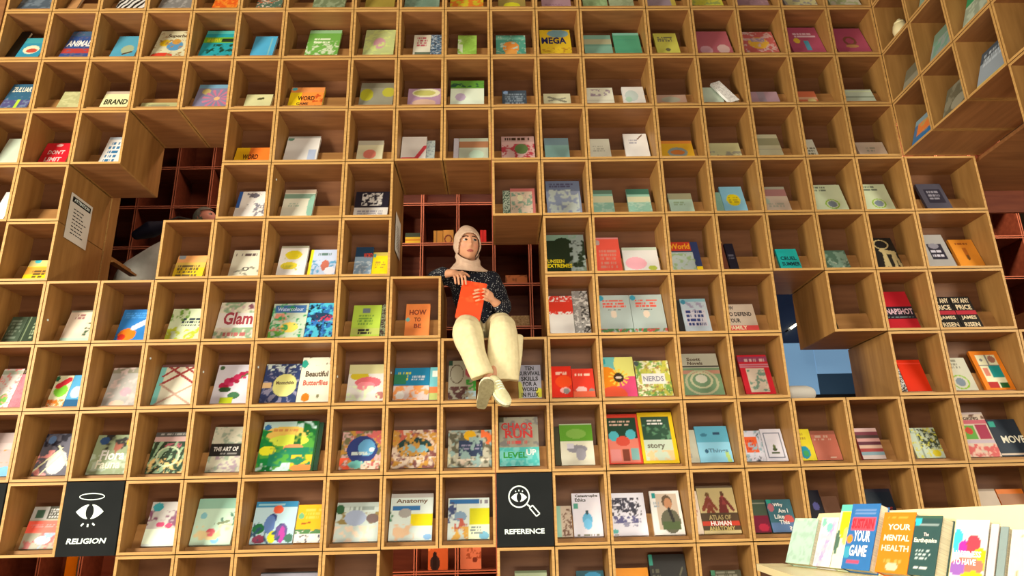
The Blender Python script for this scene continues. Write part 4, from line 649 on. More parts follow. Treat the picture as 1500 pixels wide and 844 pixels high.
# ---------------------------------------------------------------- right hand bay: cubbies at right angles, coming towards the room
BW = .3345
rowname = {0: 'top', 1: 'second', 2: 'third', 3: 'fourth', 4: 'fifth', 5: 'sixth'}; colname = ['corner', 'second', 'third', 'fourth']
SIDE = {(3, 0): ('blue and orange picture book in the right bay, bottom corner cubby', .25, .22, '47a', 'b:0,.2,8ab;r:.15,.2,.8,.65,e84;n:ca6,.3,4,.1,.2,.9,.7;b:.75,1,27b', .165),
        (3, 1): ('dark olive book in the right bay beside the blue and orange one', .24, .24, '665', 'n:887,.4,5;c:.6,.7,.3,.2,998', .165),
        (3, 2): ('blue grey book with yellow foot in the right bay', .26, .27, '9ab', 'b:0,.3,456;w:.1,.1,.9,.45,bcd,3;b:.88,1,dc5', .165),
        (2, 0): ('dull grey book in the right bay, next to the corner', .2, .2, '776', 'b:.5,1,998', .165),
        (2, 1): ('grey teal book in the right bay under the second shelf', .24, .25, '9aa', 'n:7a9,.4,5;b:0,.3,798', .165),
        (2, 2): ('green and white book high in the right bay', .25, .26, '9a9', 'b:0,.3,396;n:bcb,.4,5,0,.3,1,1', .165),
        (1, 1): ('grey green book near the top of the right bay', .22, .2, '8a9', 'n:bcb,.3,5', .165),
        (1, 2): ('pale blue book near the top of the right bay', .22, .22, '9bc', 'n:cdd,.3,5', .165)}
for r in range(0, 6):
    for j in range(0, 4):
        if r >= 4 and j < 3: continue
        c = cubby((PX[16], -BW * j, ROWZ(r + 1)), -math.pi / 2, BW, 'bay cubby set at right angles, %s column, %s row down' % (colname[j], rowname[r]), 'cubbies of the right hand bay', depth=.28, full=FULL, rest=False)
        if (r, j) in SIDE:
            lab, wd, h, base, ops, cx = SIDE[(r, j)]
            b = make_book(wd, h, .022, base, ops, lab, 'books in the right hand bay')
            b.matrix_world = Matrix.Translation((PX[16] + .055, -BW * j - cx, ROWZ(r + 1) + G + T + .001)) @ Matrix.Rotation(-math.pi / 2, 4, 'Z') @ Matrix.Rotation(-LEAN, 4, 'X')
def lathe(name, prof, mats, parent=None, seg=24, smooth=True):
    v = []; f = []
    for rr, z in prof: v += [(rr * math.cos(2 * math.pi * i / seg), rr * math.sin(2 * math.pi * i / seg), z) for i in range(seg)]
    for a in range(len(prof) - 1):
        f += [(a * seg + i, a * seg + (i + 1) % seg, (a + 1) * seg + (i + 1) % seg, (a + 1) * seg + i) for i in range(seg)]
    f += [tuple(range(seg - 1, -1, -1)), tuple(range((len(prof) - 1) * seg, len(prof) * seg))]
    return mk(name, v, f, mats, parent, smooth=smooth)
pot = empty('jar', (PX[16] + .056, -.17, ROWZ(2) + G + T + .001)); tag(pot, 'small cream lidded jar in the right bay, corner cubby', 'jar')
lathe('body', [(.03, 0), (.045, .01), (.052, .05), (.045, .09), (.032, .1)], M['cream'], pot); lathe('lid', [(.036, .1), (.036, .112), (.012, .12), (.014, .135), (.004, .14)], M['cream'], pot)
# ---------------------------------------------------------------- black category signs filling a cubby front
def ring2(cu, cv, ru, rv, t, seg=40, rot=0):
    v = []; f = []
    for i in range(seg):
        a = 2 * math.pi * i / seg; v += [(cu + ru * math.cos(a), cv + rv * math.sin(a)), (cu + (ru - t) * math.cos(a), cv + (rv - t) * math.sin(a))]
    for i in range(seg): j = (i + 1) % seg; f.append((2 * i, 2 * j, 2 * j + 1, 2 * i + 1))
    return v, f
def bar2(x0, y0, x1, y1, t):
    d = Vector((x1 - x0, y1 - y0)).normalized(); n = Vector((-d.y, d.x)) * t / 2
    return [(x0 + n.x, y0 + n.y), (x0 - n.x, y0 - n.y), (x1 - n.x, y1 - n.y), (x1 + n.x, y1 + n.y)], [(0, 1, 2, 3)]
def eye2(cu, cv, hw, hh, pw):
    """white eye halves either side of a dark upright pupil"""
    out = []
    for s in (-1, 1):
        v = []; n = 14
        top = [(cu + s * (hw - (hw - pw * .45) * i / n), cv + hh * math.sin(math.pi / 2 * i / n) ** .9) for i in range(n + 1)]
        inner = [(cu + s * pw * math.cos(math.asin(max(-1, min(1, q)))), cv + hh * q) for q in np.linspace(.92, -.92, 9)]
        bot = [(x, 2 * cv - y) for x, y in reversed(top)]
        v = top + inner + bot[:-1]; out.append((v, [tuple(range(len(v)))]))
    return out
def flat(name, pieces, m, parent, y, thick=.0015):
    v = []; f = []
    for pv, pf in pieces:
        k = len(v); v += [(a, y, b) for a, b in pv]; f += [tuple(i + k for i in q) for q in pf]
    o = mk(name, v, f, m, parent)
    bm = bmesh.new(); bm.from_mesh(o.data); bmesh.ops.recalc_face_normals(bm, faces=bm.faces)
    for fc in bm.faces:
        if fc.normal.y > 0: fc.normal_flip()
    bm.to_mesh(o.data); bm.free(); return o
def text2(s, cu, cv, wd, hh, slant=0):
    v, f = text_geo(s); return [(cu + p[0] * wd + p[1] * hh * slant, cv + p[1] * hh) for p in v], f
def sign(k, r, label, icon, word):
    wd = PX[k + 1] - PX[k] - .006; h = .394
    s = boxes('category_sign', [(0, wd, -.006, .03, 0, h)], M['black_board']); s.location = (PX[k] + .003, 0, ROWZ(r + 1) + .003); tag(s, label, 'sign')
    A = lambda u, v: (u * wd, h - v * h)
    if icon == 'halo':
        flat('halo', [ring2(*A(.475, .205), .22 * wd, .05 * h, .0055)], M['white'], s, -.0075)
        for p in eye2(*A(.475, .41), .235 * wd, .098 * h, .068 * wd): flat('eye_half', [p], M['white'], s, -.0075)
        for a, b, c, d in ((.40, .565, .36, .6), (.475, .575, .475, .615), (.55, .565, .59, .595)): flat('ray', [bar2(*A(a, b), *A(c, d), .009)], M['white'], s, -.0075)
    elif icon == 'lens':
        cu, cv = A(.403, .327); flat('lens_ring', [ring2(cu, cv, .192 * wd, .192 * wd, .0075)], M['white'], s, -.0075)
        for p in eye2(cu, cv - .004, .143 * wd, .06 * h, .042 * wd): flat('eye_half', [p], M['white'], s, -.0075)
        for a, b, c, d in ((.35, .262, .34, .245), (.405, .255, .405, .232), (.46, .262, .475, .245)): flat('lash', [bar2(*A(a, b), *A(c, d), .006)], M['white'], s, -.0075)
        flat('handle_neck', [bar2(*A(.545, .435), *A(.60, .472), .0085)], M['white'], s, -.0075)
        P = [A(.64, .45), A(.765, .565), A(.705, .6), A(.585, .485)]
        flat('handle', [bar2(*P[i], *P[(i + 1) % 4], .007) for i in range(4)], M['white'], s, -.0076)
    if word:
        flat('lettering', [text2(word, *A(.49, .80), (.66 if icon == 'halo' else .70) * wd, (.075 if icon == 'halo' else .07) * h, .18 if icon == 'halo' else 0)], M['white'], s, -.0075)
sign(1, 9, 'black sign with halo over an eye, lettered RELIGION', 'halo', 'RELIGION')
sign(8, 9, 'black sign with eye in a magnifying glass, lettered REFERENCE', 'lens', 'REFERENCE')
sign(-1, 9, 'plain black sign edge at the far left of the picture', None, None)
# ---------------------------------------------------------------- paper notices
def notice(name, loc, rotz, wd, h, label, header, seed):
    n = empty(name, loc, (0, 0, rotz)); tag(n, label, 'notice')
    boxes('sheet', [(0, wd, -.0012, 0, 0, h)], M['sheet'], n)
    if header:
        boxes('header_bar', [(wd * .08, wd * .92, -.0024, -.0012, h * .82, h * .94)], M['ink'], n)
        flat('header_lettering', [text2(header, wd * .5, h * .88, wd * .7, h * .07)], M['white'], n, -.003)
    rs = random.Random(seed); pc = []
    for i in range(8):
        z = h * (.68 - i * .075); x = wd * .2
        while x < wd * (.55 + .3 * rs.random()):
            l = wd * rs.uniform(.05, .13); pc.append(([(x, z), (x + l, z), (x + l, z + h * .022), (x, z + h * .022)], [(0, 1, 2, 3)])); x += l + wd * .03
    o = flat('printed_lines', pc, M['ink'], n, -.002); o['kind'] = 'stuff'
    return n
notice('paper_notice', (PX[0] + .004, .07, 3.52), math.pi / 2, .245, .315, 'white paper notice with black header on the left gap wall', 'ATTENTION', 3)
notice('paper_notice', (PX[6] + .004, .14, 3.43), math.pi / 2, .22, .27, 'white paper notice seen edge-on left of the seated woman', None, 5)
# ---------------------------------------------------------------- dark bookcase in the room behind
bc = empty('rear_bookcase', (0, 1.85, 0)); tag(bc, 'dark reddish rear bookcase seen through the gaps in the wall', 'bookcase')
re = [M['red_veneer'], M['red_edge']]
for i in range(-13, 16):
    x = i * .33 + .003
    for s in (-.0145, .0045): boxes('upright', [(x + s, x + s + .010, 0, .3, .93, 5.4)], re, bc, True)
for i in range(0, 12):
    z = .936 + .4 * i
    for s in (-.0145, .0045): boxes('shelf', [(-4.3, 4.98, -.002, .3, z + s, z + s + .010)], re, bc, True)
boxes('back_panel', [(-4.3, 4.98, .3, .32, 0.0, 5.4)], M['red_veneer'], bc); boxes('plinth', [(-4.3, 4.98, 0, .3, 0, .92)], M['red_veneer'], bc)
FB = [(-.75, .14, .13, 4.152, 'db3', 'b:0,.3,343;b:.5,.6,c82', 'yellow boxed book on the rear shelf left of the woman'),
      (-.515, .085, .15, 4.152, 'b83', 'r:.3,0,.4,1,863', 'tan book on the rear shelf beside the woman, left of two'),
      (-.42, .095, .155, 4.152, 'c94', 'o:.5,.6,.4,.3,.3,732', 'tan book with dark ring on the rear shelf, right of two'),
      (-.095, .057, .15, 4.152, 'd22', 'r:.4,0,.6,1,b11', 'red book on the rear shelf right of the woman\'s head'),
      (.205, .2, .1, 3.752, 'b74', 'n:853,.4,4', 'brown lying book on the rear shelf right of the woman'),
      (-3.413, .09, .19, 1.352, 'e80', 'b:0,.1,fa4', 'orange book on the rear shelf, bottom left gap'),
      (-.483, .16, .2, 1.352, 'c63', 'c:.35,.75,.25,.3,322;n:e95,.3,4,0,0,1,.4;l:.35,.95,.35,.4,.1,211', 'rust book with dark figure in the bottom middle gap'),
      (-.218, .17, .2, 1.352, 'd86', 'n:a53,.4,5,.3,0,1,.6;c:.7,.65,.12,.1,732', 'salmon pink book in the bottom middle gap'),
      (3.90, .09, .14, 3.352, 'c33', '', 'red book on the rear shelf at the right picture edge')]
for x, wd, h, z, base, ops, lab in FB:
    o = make_book(wd, h, .04, base, ops, lab, 'books on the rear bookcase'); o.location = (x, 1.97, z)
bk = empty('wicker_basket', (.228, 1.96, 3.352)); tag(bk, 'low woven basket on the rear shelf by the woman\'s hip', 'basket')
M['wicker'] = noisy(mat('woven_cane', 'ba7', 0.7, 0.2), (0.55, 0.45, 0.30), (0.75, 0.66, 0.48), (60, 60, 20))
boxes('base', [(-.08, .08, -.07, .07, 0, .006)], M['wicker'], bk)
for i in range(7):
    z = .006 + i * .014; boxes('cane_strand', [(-.085, .085, -.075, -.068, z, z + .012), (-.085, .085, .068, .075, z, z + .012), (-.085, -.078, -.068, .068, z, z + .012), (.078, .085, -.068, .068, z, z + .012)], M['wicker'], bk)
# ---------------------------------------------------------------- left gap: return of the shelf wall in the room behind
rt = empty('return_shelf', (PX[0] - .02, FULL + .01, 2.55)); tag(rt, 'narrow return shelf behind the left gap, side on', 'shelf')
ve2 = [M['veneer_side'], M['edge']]
boxes('upright', [(0, .022, 0, .10, 0, 1.85)], ve2, rt, 2); boxes('shelf', [(0, .05, .10, .42, 1.0, 1.016)], ve2, rt, 2); boxes('shelf', [(0, .05, .10, .42, .62, .636)], ve2, rt, 2)
boxes('bracket', [(0, .012, .10, .40, 1.016, 1.05), (0, .012, .10, .40, .636, .67)][:1], M['veneer_side'], rt); boxes('bracket', [(0, .012, .10, .40, .636, .67)], M['veneer_side'], rt)
# ---------------------------------------------------------------- right gap: blue screen, lamp, cushion
def emis(name, col, s): m = mat(name, col, .4); b = m.node_tree.nodes['Principled BSDF']; b.inputs['Emission Color'].default_value = (*lin(col), 1); b.inputs['Emission Strength'].default_value = s; return m
sc = empty('projection_screen', (1.95, 1.0, 2.4)); tag(sc, 'pale blue screen with added glow standing behind the right gap', 'screen')
boxes('lit_panel', [(0, .46, 0, .03, .17, .56)], emis('blue_pane_glow', (.38, .51, .62), .95), sc); boxes('lit_panel', [(.463, 1.2, 0, .03, .325, .56)], emis('blue_pane_glow_right', (.39, .52, .63), .95), sc)  # glow added so the blue panes read in the dark back room
boxes('dark_pane', [(.463, 1.2, 0, .03, .17, .323)], emis('slate_blue_pane', (.16, .25, .33), .35), sc)
boxes('upper_pane', [(0, 1.2, 0, .03, .565, 1.2)], emis('navy_pane', (.10, .15, .24), .4), sc); boxes('frame', [(-.02, 1.22, -.01, .04, 0, .168)], M['ink'], sc)
for x in (-.02, 1.2): boxes('frame_post', [(x, x + .02, -.01, .04, .168, 1.22)], M['ink'], sc)
struct('floor', (1.6, 3.2, FULL + .03, 1.84, 2.34, 2.4), M['floor'])
tl = empty('tube_lamp', (2.225, .93, 3.055)); tag(tl, 'short slanting white tube lamp before the blue screen', 'lamp'); tl.rotation_euler = (0, math.radians(58), 0)
lathe('tube', [(.008, 0), (.009, .002), (.009, .12), (.008, .122)], emis('tube_glow', (1, .97, .8), 3.0), tl, 12); lathe('cap', [(.011, -.012), (.011, 0)], M['white'], tl, 12)
boxes('wall_arm', [(-.006, .006, -.006, .068, -.01, -.002)], M['ink'], tl)
def pillow(name, loc, sx, sy, sz, m, label, cat):
    v = []; f = []; n, q = 24, 13
    for i in range(q):
        ph = -math.pi / 2 + math.pi * i / (q - 1)
        for j in range(n):
            a = 2 * math.pi * j / n; e = lambda c: math.copysign(abs(c) ** .6, c)
            v.append((sx * e(math.cos(a)) * abs(math.cos(ph)) ** .5, sy * e(math.sin(a)) * abs(math.cos(ph)) ** .5, sz * math.sin(ph)))
    for i in range(q - 1): f += [(i * n + j, i * n + (j + 1) % n, (i + 1) * n + (j + 1) % n, (i + 1) * n + j) for j in range(n)]
    o = mk(name, v, f, m, None, smooth=True); o.location = loc; return tag(o, label, cat)
pillow('cushion', (1.90, .3, 2.4 + .055), .12, .16, .055, M['sheet'], 'white rounded cushion at the foot of the right gap', 'cushion')
# ---------------------------------------------------------------- bottle in the bottom row
bt = empty('bottle', (PX[2] + .06, .034, 1.2 + G + T)); tag(bt, 'slim green bottle with white cap, bottom row near left', 'bottle')
lathe('glass', [(.022, 0), (.026, .006), (.026, .12), (.012, .17), (.011, .2)], mat('green_glass', '174', .15, .6), bt); lathe('cap', [(.013, .2), (.013, .245), (.009, .25)], M['white'], bt)
# ---------------------------------------------------------------- display table at the lower right, running towards the camera
RO = Vector((1.115, -1.72, 1.593)); RU = Vector((.22, -.975, 0)).normalized(); RV = Vector((.39, .088, .917)); RV = (RV - RU * RV.dot(RU)).normalized(); RN = RU.cross(RV).normalized()   # RN points out of the board to the room
if RN.x > 0: RN = -RN
RB = .042
def rp(u, v, n=0.0): return RO + RU * u + RV * v + RN * (n - RB)
rk = empty('display_table', (1.2, -2.0, 0)); tag(rk, 'cream display table with slanted book rest at lower right', 'display table')
def W2(o, pts): return [tuple(p - o.location) for p in pts]
def slab(name, quad, n0, n1, m):
    a = [p + RN * n0 for p in quad]; b = [p + RN * n1 for p in quad]; k = len(quad)
    o = mk(name, W2(rk, a + b), [tuple(range(k)), tuple(range(2 * k - 1, k - 1, -1))] + [(i, i + k, (i + 1) % k + k, (i + 1) % k) for i in range(k)], m, rk)
    bm = bmesh.new(); bm.from_mesh(o.data); bmesh.ops.recalc_face_normals(bm, faces=bm.faces); bm.to_mesh(o.data); bm.free(); return o
def prism(name, poly, z0, z1, m):
    k = len(poly); v = [(x, y, z0) for x, y in poly] + [(x, y, z1) for x, y in poly]
    o = mk(name, W2(rk, [Vector(p) for p in v]), [tuple(range(k)), tuple(range(2 * k - 1, k - 1, -1))] + [(i, i + k, (i + 1) % k + k, (i + 1) % k) for i in range(k)], m, rk)
    bm = bmesh.new(); bm.from_mesh(o.data); bmesh.ops.recalc_face_normals(bm, faces=bm.faces); bm.to_mesh(o.data); bm.free(); return o
slab('back_board', [rp(-.27, 0), rp(.66, 0), rp(.66, .225), rp(-.22, .20)], -.02, 0, M['cream'])
slab('end_panel', [rp(.66, -.02), rp(.68, -.02), rp(.68, .232), rp(.66, .232)], -.09, .03, M['cream'])
e = rp(.72, 0); prism('deck', [(1.006, -1.262), (.93, -1.86), (.80, -2.75), (1.30, -2.75), (e.x + .03, e.y), (1.10, -1.28)], 1.555, 1.579, M['cream'])
prism('pedestal', [(1.10, -1.5), (1.0, -2.5), (1.25, -2.5), (1.2, -1.5)], 0.0, 1.553, M['cream'])
RBK = [  # u0, u1, height, thickness, base, art, label
    (-.300, -.165, .165, .034, 'bdc', 'b:0,.04,cec;n:acb,.3,5', 'mint green book at the far left of the table display'),
    (-.150, -.062, .17, .03, 'eee', 'l:.8,.1,.3,1,.1,bad;n:ccd,.3,4;c:.2,.1,.12,.1,8cb;c:.55,.2,.15,.1,8cc', 'white book with lavender stripe on the table display'),
    (-.058, -.004, .215, .03, 'efd', 'c:.6,.25,.45,.3,fe2;c:.8,.5,.2,.15,fc7;r:0,0,1,.1,6cb;c:.15,.6,.2,.2,576', 'white and yellow book left of the blue one, table display'),
    (0.000, .128, .215, .034, '37b', 'l:.15,.1,.9,.1,.016,79c;l:.15,.15,.9,.15,.016,79c;b:.22,.42,e56;r:0,.2,.1,.45,37b;r:.92,.2,1,.45,37b;c:.12,.55,.11,.07,f93;c:.1,.75,.14,.1,4ac;w:.15,.86,.6,.93,c57,1;T:SUSTAIN,.5,.31,.78,.15,c34;T:YOUR,.55,.5,.6,.17,fff;T:GAME,.5,.72,.62,.17,fff', 'blue book with red band and white capitals, table display'),
    (.155, .283, .185, .036, 'f82', 'w:.2,.78,.8,.84,fa5,1;c:.5,.9,.18,.07,dca;w:.15,.06,.85,.1,fa4,1;T:YOUR,.55,.25,.72,.1,fed;T:MENTAL,.52,.43,.8,.1,fed;T:HEALTH,.52,.6,.85,.1,fdc', 'orange book with pale capitals, table display'),
    (.292, .388, .172, .042, '355', 'l:.1,.16,.9,.16,.016,9aa;l:.1,.2,.9,.2,.016,9aa;c:.12,.06,.14,.12,3cd;b:0,.06,465;w:.2,.58,.75,.74,cdd,3;T:The,.5,.32,.2,.06,edd;T:Earthquake,.5,.43,.86,.1,eed;w:.2,.85,.8,.92,eee,1', 'dark green grey book with white serif title, table display'),
    (.425, .530, .165, .03, 'eee', 'o:.55,.28,.42,.2,.12,cee;c:.12,.35,.18,.2,4cd;c:.35,.45,.18,.12,e3a;c:.62,.4,.22,.16,e45;c:.85,.65,.25,.2,fd2;c:.5,.75,.5,.14,e76;c:.2,.8,.25,.12,96b;c:.7,.95,.4,.12,fc2;T:HAPPINESS,.45,.56,.85,.1,fff;T:TO HAVE,.4,.69,.7,.1,fff', 'white book with pink and yellow watercolour, table display'),
    (.537, .560, .155, .03, 'dcc', '', 'thin grey pink booklet right of the watercolour book'),
    (.564, .586, .15, .028, '899', '', 'thin teal grey booklet near the table end'),
    (.591, .640, .145, .022, 'edc', 'l:.6,.1,.5,1,.03,a97', 'thin cream booklet at the right end of the table')]
for u0, u1, h, t, base, ops, lab in RBK:
    o = make_book(u1 - u0, h, t, base, ops, lab, 'books on the cream display table')
    p = rp((u0 + u1) / 2, 0.003, .0015); o.matrix_world = Matrix(((RU.x, -RN.x, RV.x, p.x), (RU.y, -RN.y, RV.y, p.y), (RU.z, -RN.z, RV.z, p.z), (0, 0, 0, 1)))
# ================================================================ people
V3 = lambda *a: Vector(a)
def tube(v, f, pts, seg=18, cap=True, hint=(1, 0, 0)):
    """closed limb: pts = (centre, rx, ry); rx runs along the hint direction"""
    P = [(Vector(p[0]), p[1], p[2] if len(p) > 2 else p[1]) for p in pts]; R = []
    for i, (c, rx, ry) in enumerate(P):
        t = (P[min(i + 1, len(P) - 1)][0] - P[max(i - 1, 0)][0]).normalized(); R.append((c, t, rx, ry))
    if cap:
        c, t, rx, ry = R[0]; m = min(rx, ry); R = [(c - t * m * math.sin(a), t, rx * math.cos(a), ry * math.cos(a)) for a in (1.45, 1.0, .5)] + R
        c, t, rx, ry = R[-1]; m = min(rx, ry); R = R + [(c + t * m * math.sin(a), t, rx * math.cos(a), ry * math.cos(a)) for a in (.5, 1.0, 1.45)]
    k0 = len(v); h = Vector(hint)
    for c, t, rx, ry in R:
        a = h - t * h.dot(t)
        if a.length < .15: a = V3(0, 0, 1) - t * t.z
        a.normalize(); b = t.cross(a)
        v += [tuple(c + a * rx * math.cos(2 * math.pi * i / seg) + b * ry * math.sin(2 * math.pi * i / seg)) for i in range(seg)]
    for q in range(len(R) - 1):
        f += [(k0 + q * seg + i, k0 + q * seg + (i + 1) % seg, k0 + (q + 1) * seg + (i + 1) % seg, k0 + (q + 1) * seg + i) for i in range(seg)]
    f += [tuple(k0 + i for i in range(seg - 1, -1, -1)), tuple(k0 + (len(R) - 1) * seg + i for i in range(seg))]
def rings(v, f, R, seg=28):
    """horizontal elliptical rings: (cx, cy, z, wx, wy)"""
    k0 = len(v)
    for cx, cy, z, wx, wy in R: v += [(cx + wx * math.cos(2 * math.pi * i / seg), cy + wy * math.sin(2 * math.pi * i / seg), z) for i in range(seg)]
    for q in range(len(R) - 1): f += [(k0 + q * seg + i, k0 + q * seg + (i + 1) % seg, k0 + (q + 1) * seg + (i + 1) % seg, k0 + (q + 1) * seg + i) for i in range(seg)]
    f += [tuple(k0 + i for i in range(seg - 1, -1, -1)), tuple(k0 + (len(R) - 1) * seg + i for i in range(seg))]
def fuse(name, v, f, m, parent, voxel, smooth=6, fold=0, fscale=12, stretch=(1, 1, 1)):
    """melt closed pieces into one continuous skin, then smooth; optional cloth folds"""
    me = bpy.data.meshes.new(name); me.from_pydata(v, [], f); me.update()
    bm = bmesh.new(); bm.from_mesh(me); bmesh.ops.recalc_face_normals(bm, faces=bm.faces); bm.to_mesh(me); bm.free()
    o = bpy.data.objects.new(name, me); COL.objects.link(o)
    a = o.modifiers.new('r', 'REMESH'); a.mode = 'VOXEL'; a.voxel_size = voxel
    s = o.modifiers.new('s', 'SMOOTH'); s.factor = .5; s.iterations = smooth
    dg = bpy.context.evaluated_depsgraph_get(); dg.update(); nm = bpy.data.meshes.new_from_object(o.evaluated_get(dg)); o.modifiers.clear(); o.data = nm; bpy.data.meshes.remove(me); nm.name = name
    if fold:
        n = len(nm.vertices); co = np.empty(n * 3); nm.vertices.foreach_get('co', co); co = co.reshape(-1, 3); no = np.array([x.vector for x in nm.vertex_normals])
        d = np.array([noise.noise(Vector((c[0] * fscale * stretch[0], c[1] * fscale * stretch[1], c[2] * fscale * stretch[2]))) for c in co])
        co += no * (d * fold)[:, None]; nm.vertices.foreach_set('co', co.ravel())
    nm.materials.clear(); nm.materials.append(m); nm.polygons.foreach_set('use_smooth', [True] * len(nm.polygons)); nm.update()
    o.parent = parent; return o
M['skin'] = attr_mat('skin', .55, .35)
def head_geo(n=56, q=44, off=0.0, feat=True):
    """face towards -Y, centre of the head at the origin"""
    v = []
    for i in range(q):
        ph = -math.pi / 2 + math.pi * i / (q - 1)
        for j in range(n):
            a = 2 * math.pi * j / n; d = V3(math.cos(ph) * math.sin(a), -math.cos(ph) * math.cos(a), math.sin(ph))
            x, y, z = d.x * (.078 + off), d.y * (.092 + off), d.z * (.120 + off)
            s = max(0, -z / .12); x *= 1 - .24 * s ** 1.8; y = y * (1 - .10 * s) if y < 0 else y * (1 - .35 * s ** 1.5)
            if y < 0: y -= .004 * math.exp(-((z + .1) / .03) ** 2 - (x / .03) ** 2)
            if feat and y < 0:
                g = lambda cx, cz, sx, sz: math.exp(-((x - cx) / sx) ** 2 - ((z - cz) / sz) ** 2)
                y -= .025 * g(0, -.028, .011, .015) + .010 * g(0, -.002, .008, .03)            # nose
                y -= .006 * g(-.011, -.033, .006, .007) + .006 * g(.011, -.033, .006, .007)
                y += .011 * g(-.031, .012, .018, .012) + .011 * g(.031, .012, .018, .012)        # eye sockets
                y -= .004 * g(-.030, .034, .022, .008) + .004 * g(.030, .034, .022, .008)        # brows
                y -= .005 * g(0, -.064, .022, .009); y += .004 * g(0, -.064, .024, .0025)        # lips
                y -= .006 * g(0, -.102, .02, .014); y -= .003 * g(-.042, -.028, .02, .02) + .003 * g(.042, -.028, .02, .02)
            v.append((x, y, z))
    f = []
    for i in range(q - 1): f += [(i * n + j, i * n + (j + 1) % n, (i + 1) * n + (j + 1) % n, (i + 1) * n + j) for j in range(n)]
    return v, f, n
def add_head(v, f, mtx):
    hv, hf, n = head_geo(); k = len(v); v += [tuple(mtx @ Vector(p)) for p in hv]; f += [tuple(i + k for i in q) for q in hf]
def ears(v, f, mtx):
    for s in (-1, 1): tube(v, f, [(mtx @ V3(s * .071, .006, -.03), .009, .014), (mtx @ V3(s * .078, .01, 0), .009, .018), (mtx @ V3(s * .076, .012, .025), .008, .014)], 10)
def finger(v, f, pts, r=.0085): tube(v, f, [(p, r * (1 - .07 * i)) for i, p in enumerate(pts)], 10)
# ---------------------------------------------------------------- seated woman
wm = empty('person', (-.06, .22, 2.8)); tag(wm, 'woman in beige headscarf, dotted black blouse and cream trousers seated in the gap', 'person')
WI = Matrix.Translation(-Vector(wm.location))
HM = Matrix.Translation((-.165, .095, 3.440)) @ Matrix.Rotation(math.radians(17), 4, 'Z') @ Matrix.Rotation(math.radians(3), 4, 'X') @ Matrix.Rotation(math.radians(-3), 4, 'Y') @ Matrix.Scale(.93, 4)
def toloc(v): o = wm.location; return [(p[0] - o[0], p[1] - o[1], p[2] - o[2]) for p in v]
v = []; f = []
add_head(v, f, HM); ears(v, f, HM)
tube(v, f, [((-.165, .13, 3.39), .05), ((-.16, .15, 3.3), .05), ((-.14, .18, 3.22), .06)])
rings(v, f, [(-.07, .22, 2.86, .12, .09), (-.09, .21, 3.0, .12, .08), (-.115, .19, 3.15, .13, .08), (-.13, .185, 3.22, .12, .06)])
tube(v, f, [((-.23, .19, 3.225), .045), ((-.31, .21, 3.24), .038), ((-.385, .20, 3.245), .034)])                                     # her right arm, elbow on the cubby
tube(v, f, [((-.385, .20, 3.245), .034), ((-.335, .10, 3.242), .031), ((-.265, .015, 3.222), .025), ((-.238, -.012, 3.21), .021)])
tube(v, f, [((-.01, .19, 3.23), .045), ((.035, .13, 3.12), .04), ((.062, .075, 3.01), .035)])                                            # her left arm
tube(v, f, [((.062, .075, 3.01), .035), ((.04, .0, 2.99), .032), ((.012, -.045, 3.005), .026), ((-.004, -.06, 3.016), .022)])
# right hand: palm over the top left corner of the book, four fingers down the cover, thumb along the top
tube(v, f, [((-.24, -.012, 3.21), .022, .016), ((-.218, -.045, 3.195), .032, .015), ((-.205, -.072, 3.178), .034, .013)], hint=(1, -.3, 0))
for dx, L, k in ((-.034, .050, 0), (-.013, .062, 1), (.009, .066, 2), (.030, .058, 3)):
    b = V3(-.205 + dx, -.070 - .004 * (k == 1 or k == 2), 3.180 - abs(dx) * .2); finger(v, f, [b, b + V3(.004, -.022, -.012), b + V3(.008, -.026, -.012 - L * .45), b + V3(.010, -.018, -.012 - L * .85)])
finger(v, f, [V3(-.222, -.035, 3.205), V3(-.19, -.05, 3.205), V3(-.165, -.055, 3.19), V3(-.148, -.05, 3.175)], .0095)
# left hand: palm at the right edge, four fingers across the cover, thumb behind
tube(v, f, [((-.004, -.06, 3.016), .022, .017), ((-.022, -.082, 3.03), .015, .034), ((-.036, -.096, 3.036), .013, .036)], hint=(0, 1, 0))
for k, (dz, L) in enumerate(((.032, .070), (.011, .080), (-.011, .076), (-.032, .060))):
    b = V3(-.034, -.096, 3.038 + dz); finger(v, f, [b, b + V3(-.022, -.016, .004), b + V3(-.022 - L * .45, -.014, .001), b + V3(-.022 - L * .8, -.005, -.004)])
finger(v, f, [V3(-.012, -.062, 3.04), V3(-.035, -.05, 3.07), V3(-.055, -.034, 3.085), V3(-.07, -.026, 3.09)], .0095)
# legs inside the trousers
tube(v, f, [((-.13, .2, 2.885), .06), ((-.15, .02, 2.868), .05), ((-.160, -.12, 2.805), .05), ((-.10, -.185, 2.64), .042), ((-.045, -.195, 2.545), .029), ((-.010, -.195, 2.485), .028)])
tube(v, f, [((-.02, .2, 2.885), .06), ((.03, .02, 2.868), .05), ((.055, -.1, 2.81), .05), ((.03, -.12, 2.65), .042), ((-.02, -.135, 2.49), .030), ((-.052, -.145, 2.425), .029)])
body = fuse('body', toloc(v), f, M['skin'], wm, .0034, 3)
co = np.empty(len(body.data.vertices) * 3); body.data.vertices.foreach_get('co', co); co = co.reshape(-1, 3) + np.array(wm.location)
hi = np.array((HM.inverted())); lc = co @ hi[:3, :3].T + hi[:3, 3]
cl = np.tile(np.array(lin((.80, .58, .45))), (len(co), 1)); infr = (lc[:, 1] < -.03) & (np.abs(lc[:, 2]) < .13) & (np.abs(lc[:, 0]) < .08)
x_, z_ = lc[:, 0], lc[:, 2]
lips = infr & ((x_ / .025) ** 2 + ((z_ + .064) / .0085) ** 2 < 1); cl[lips] = lin((.62, .30, .27))
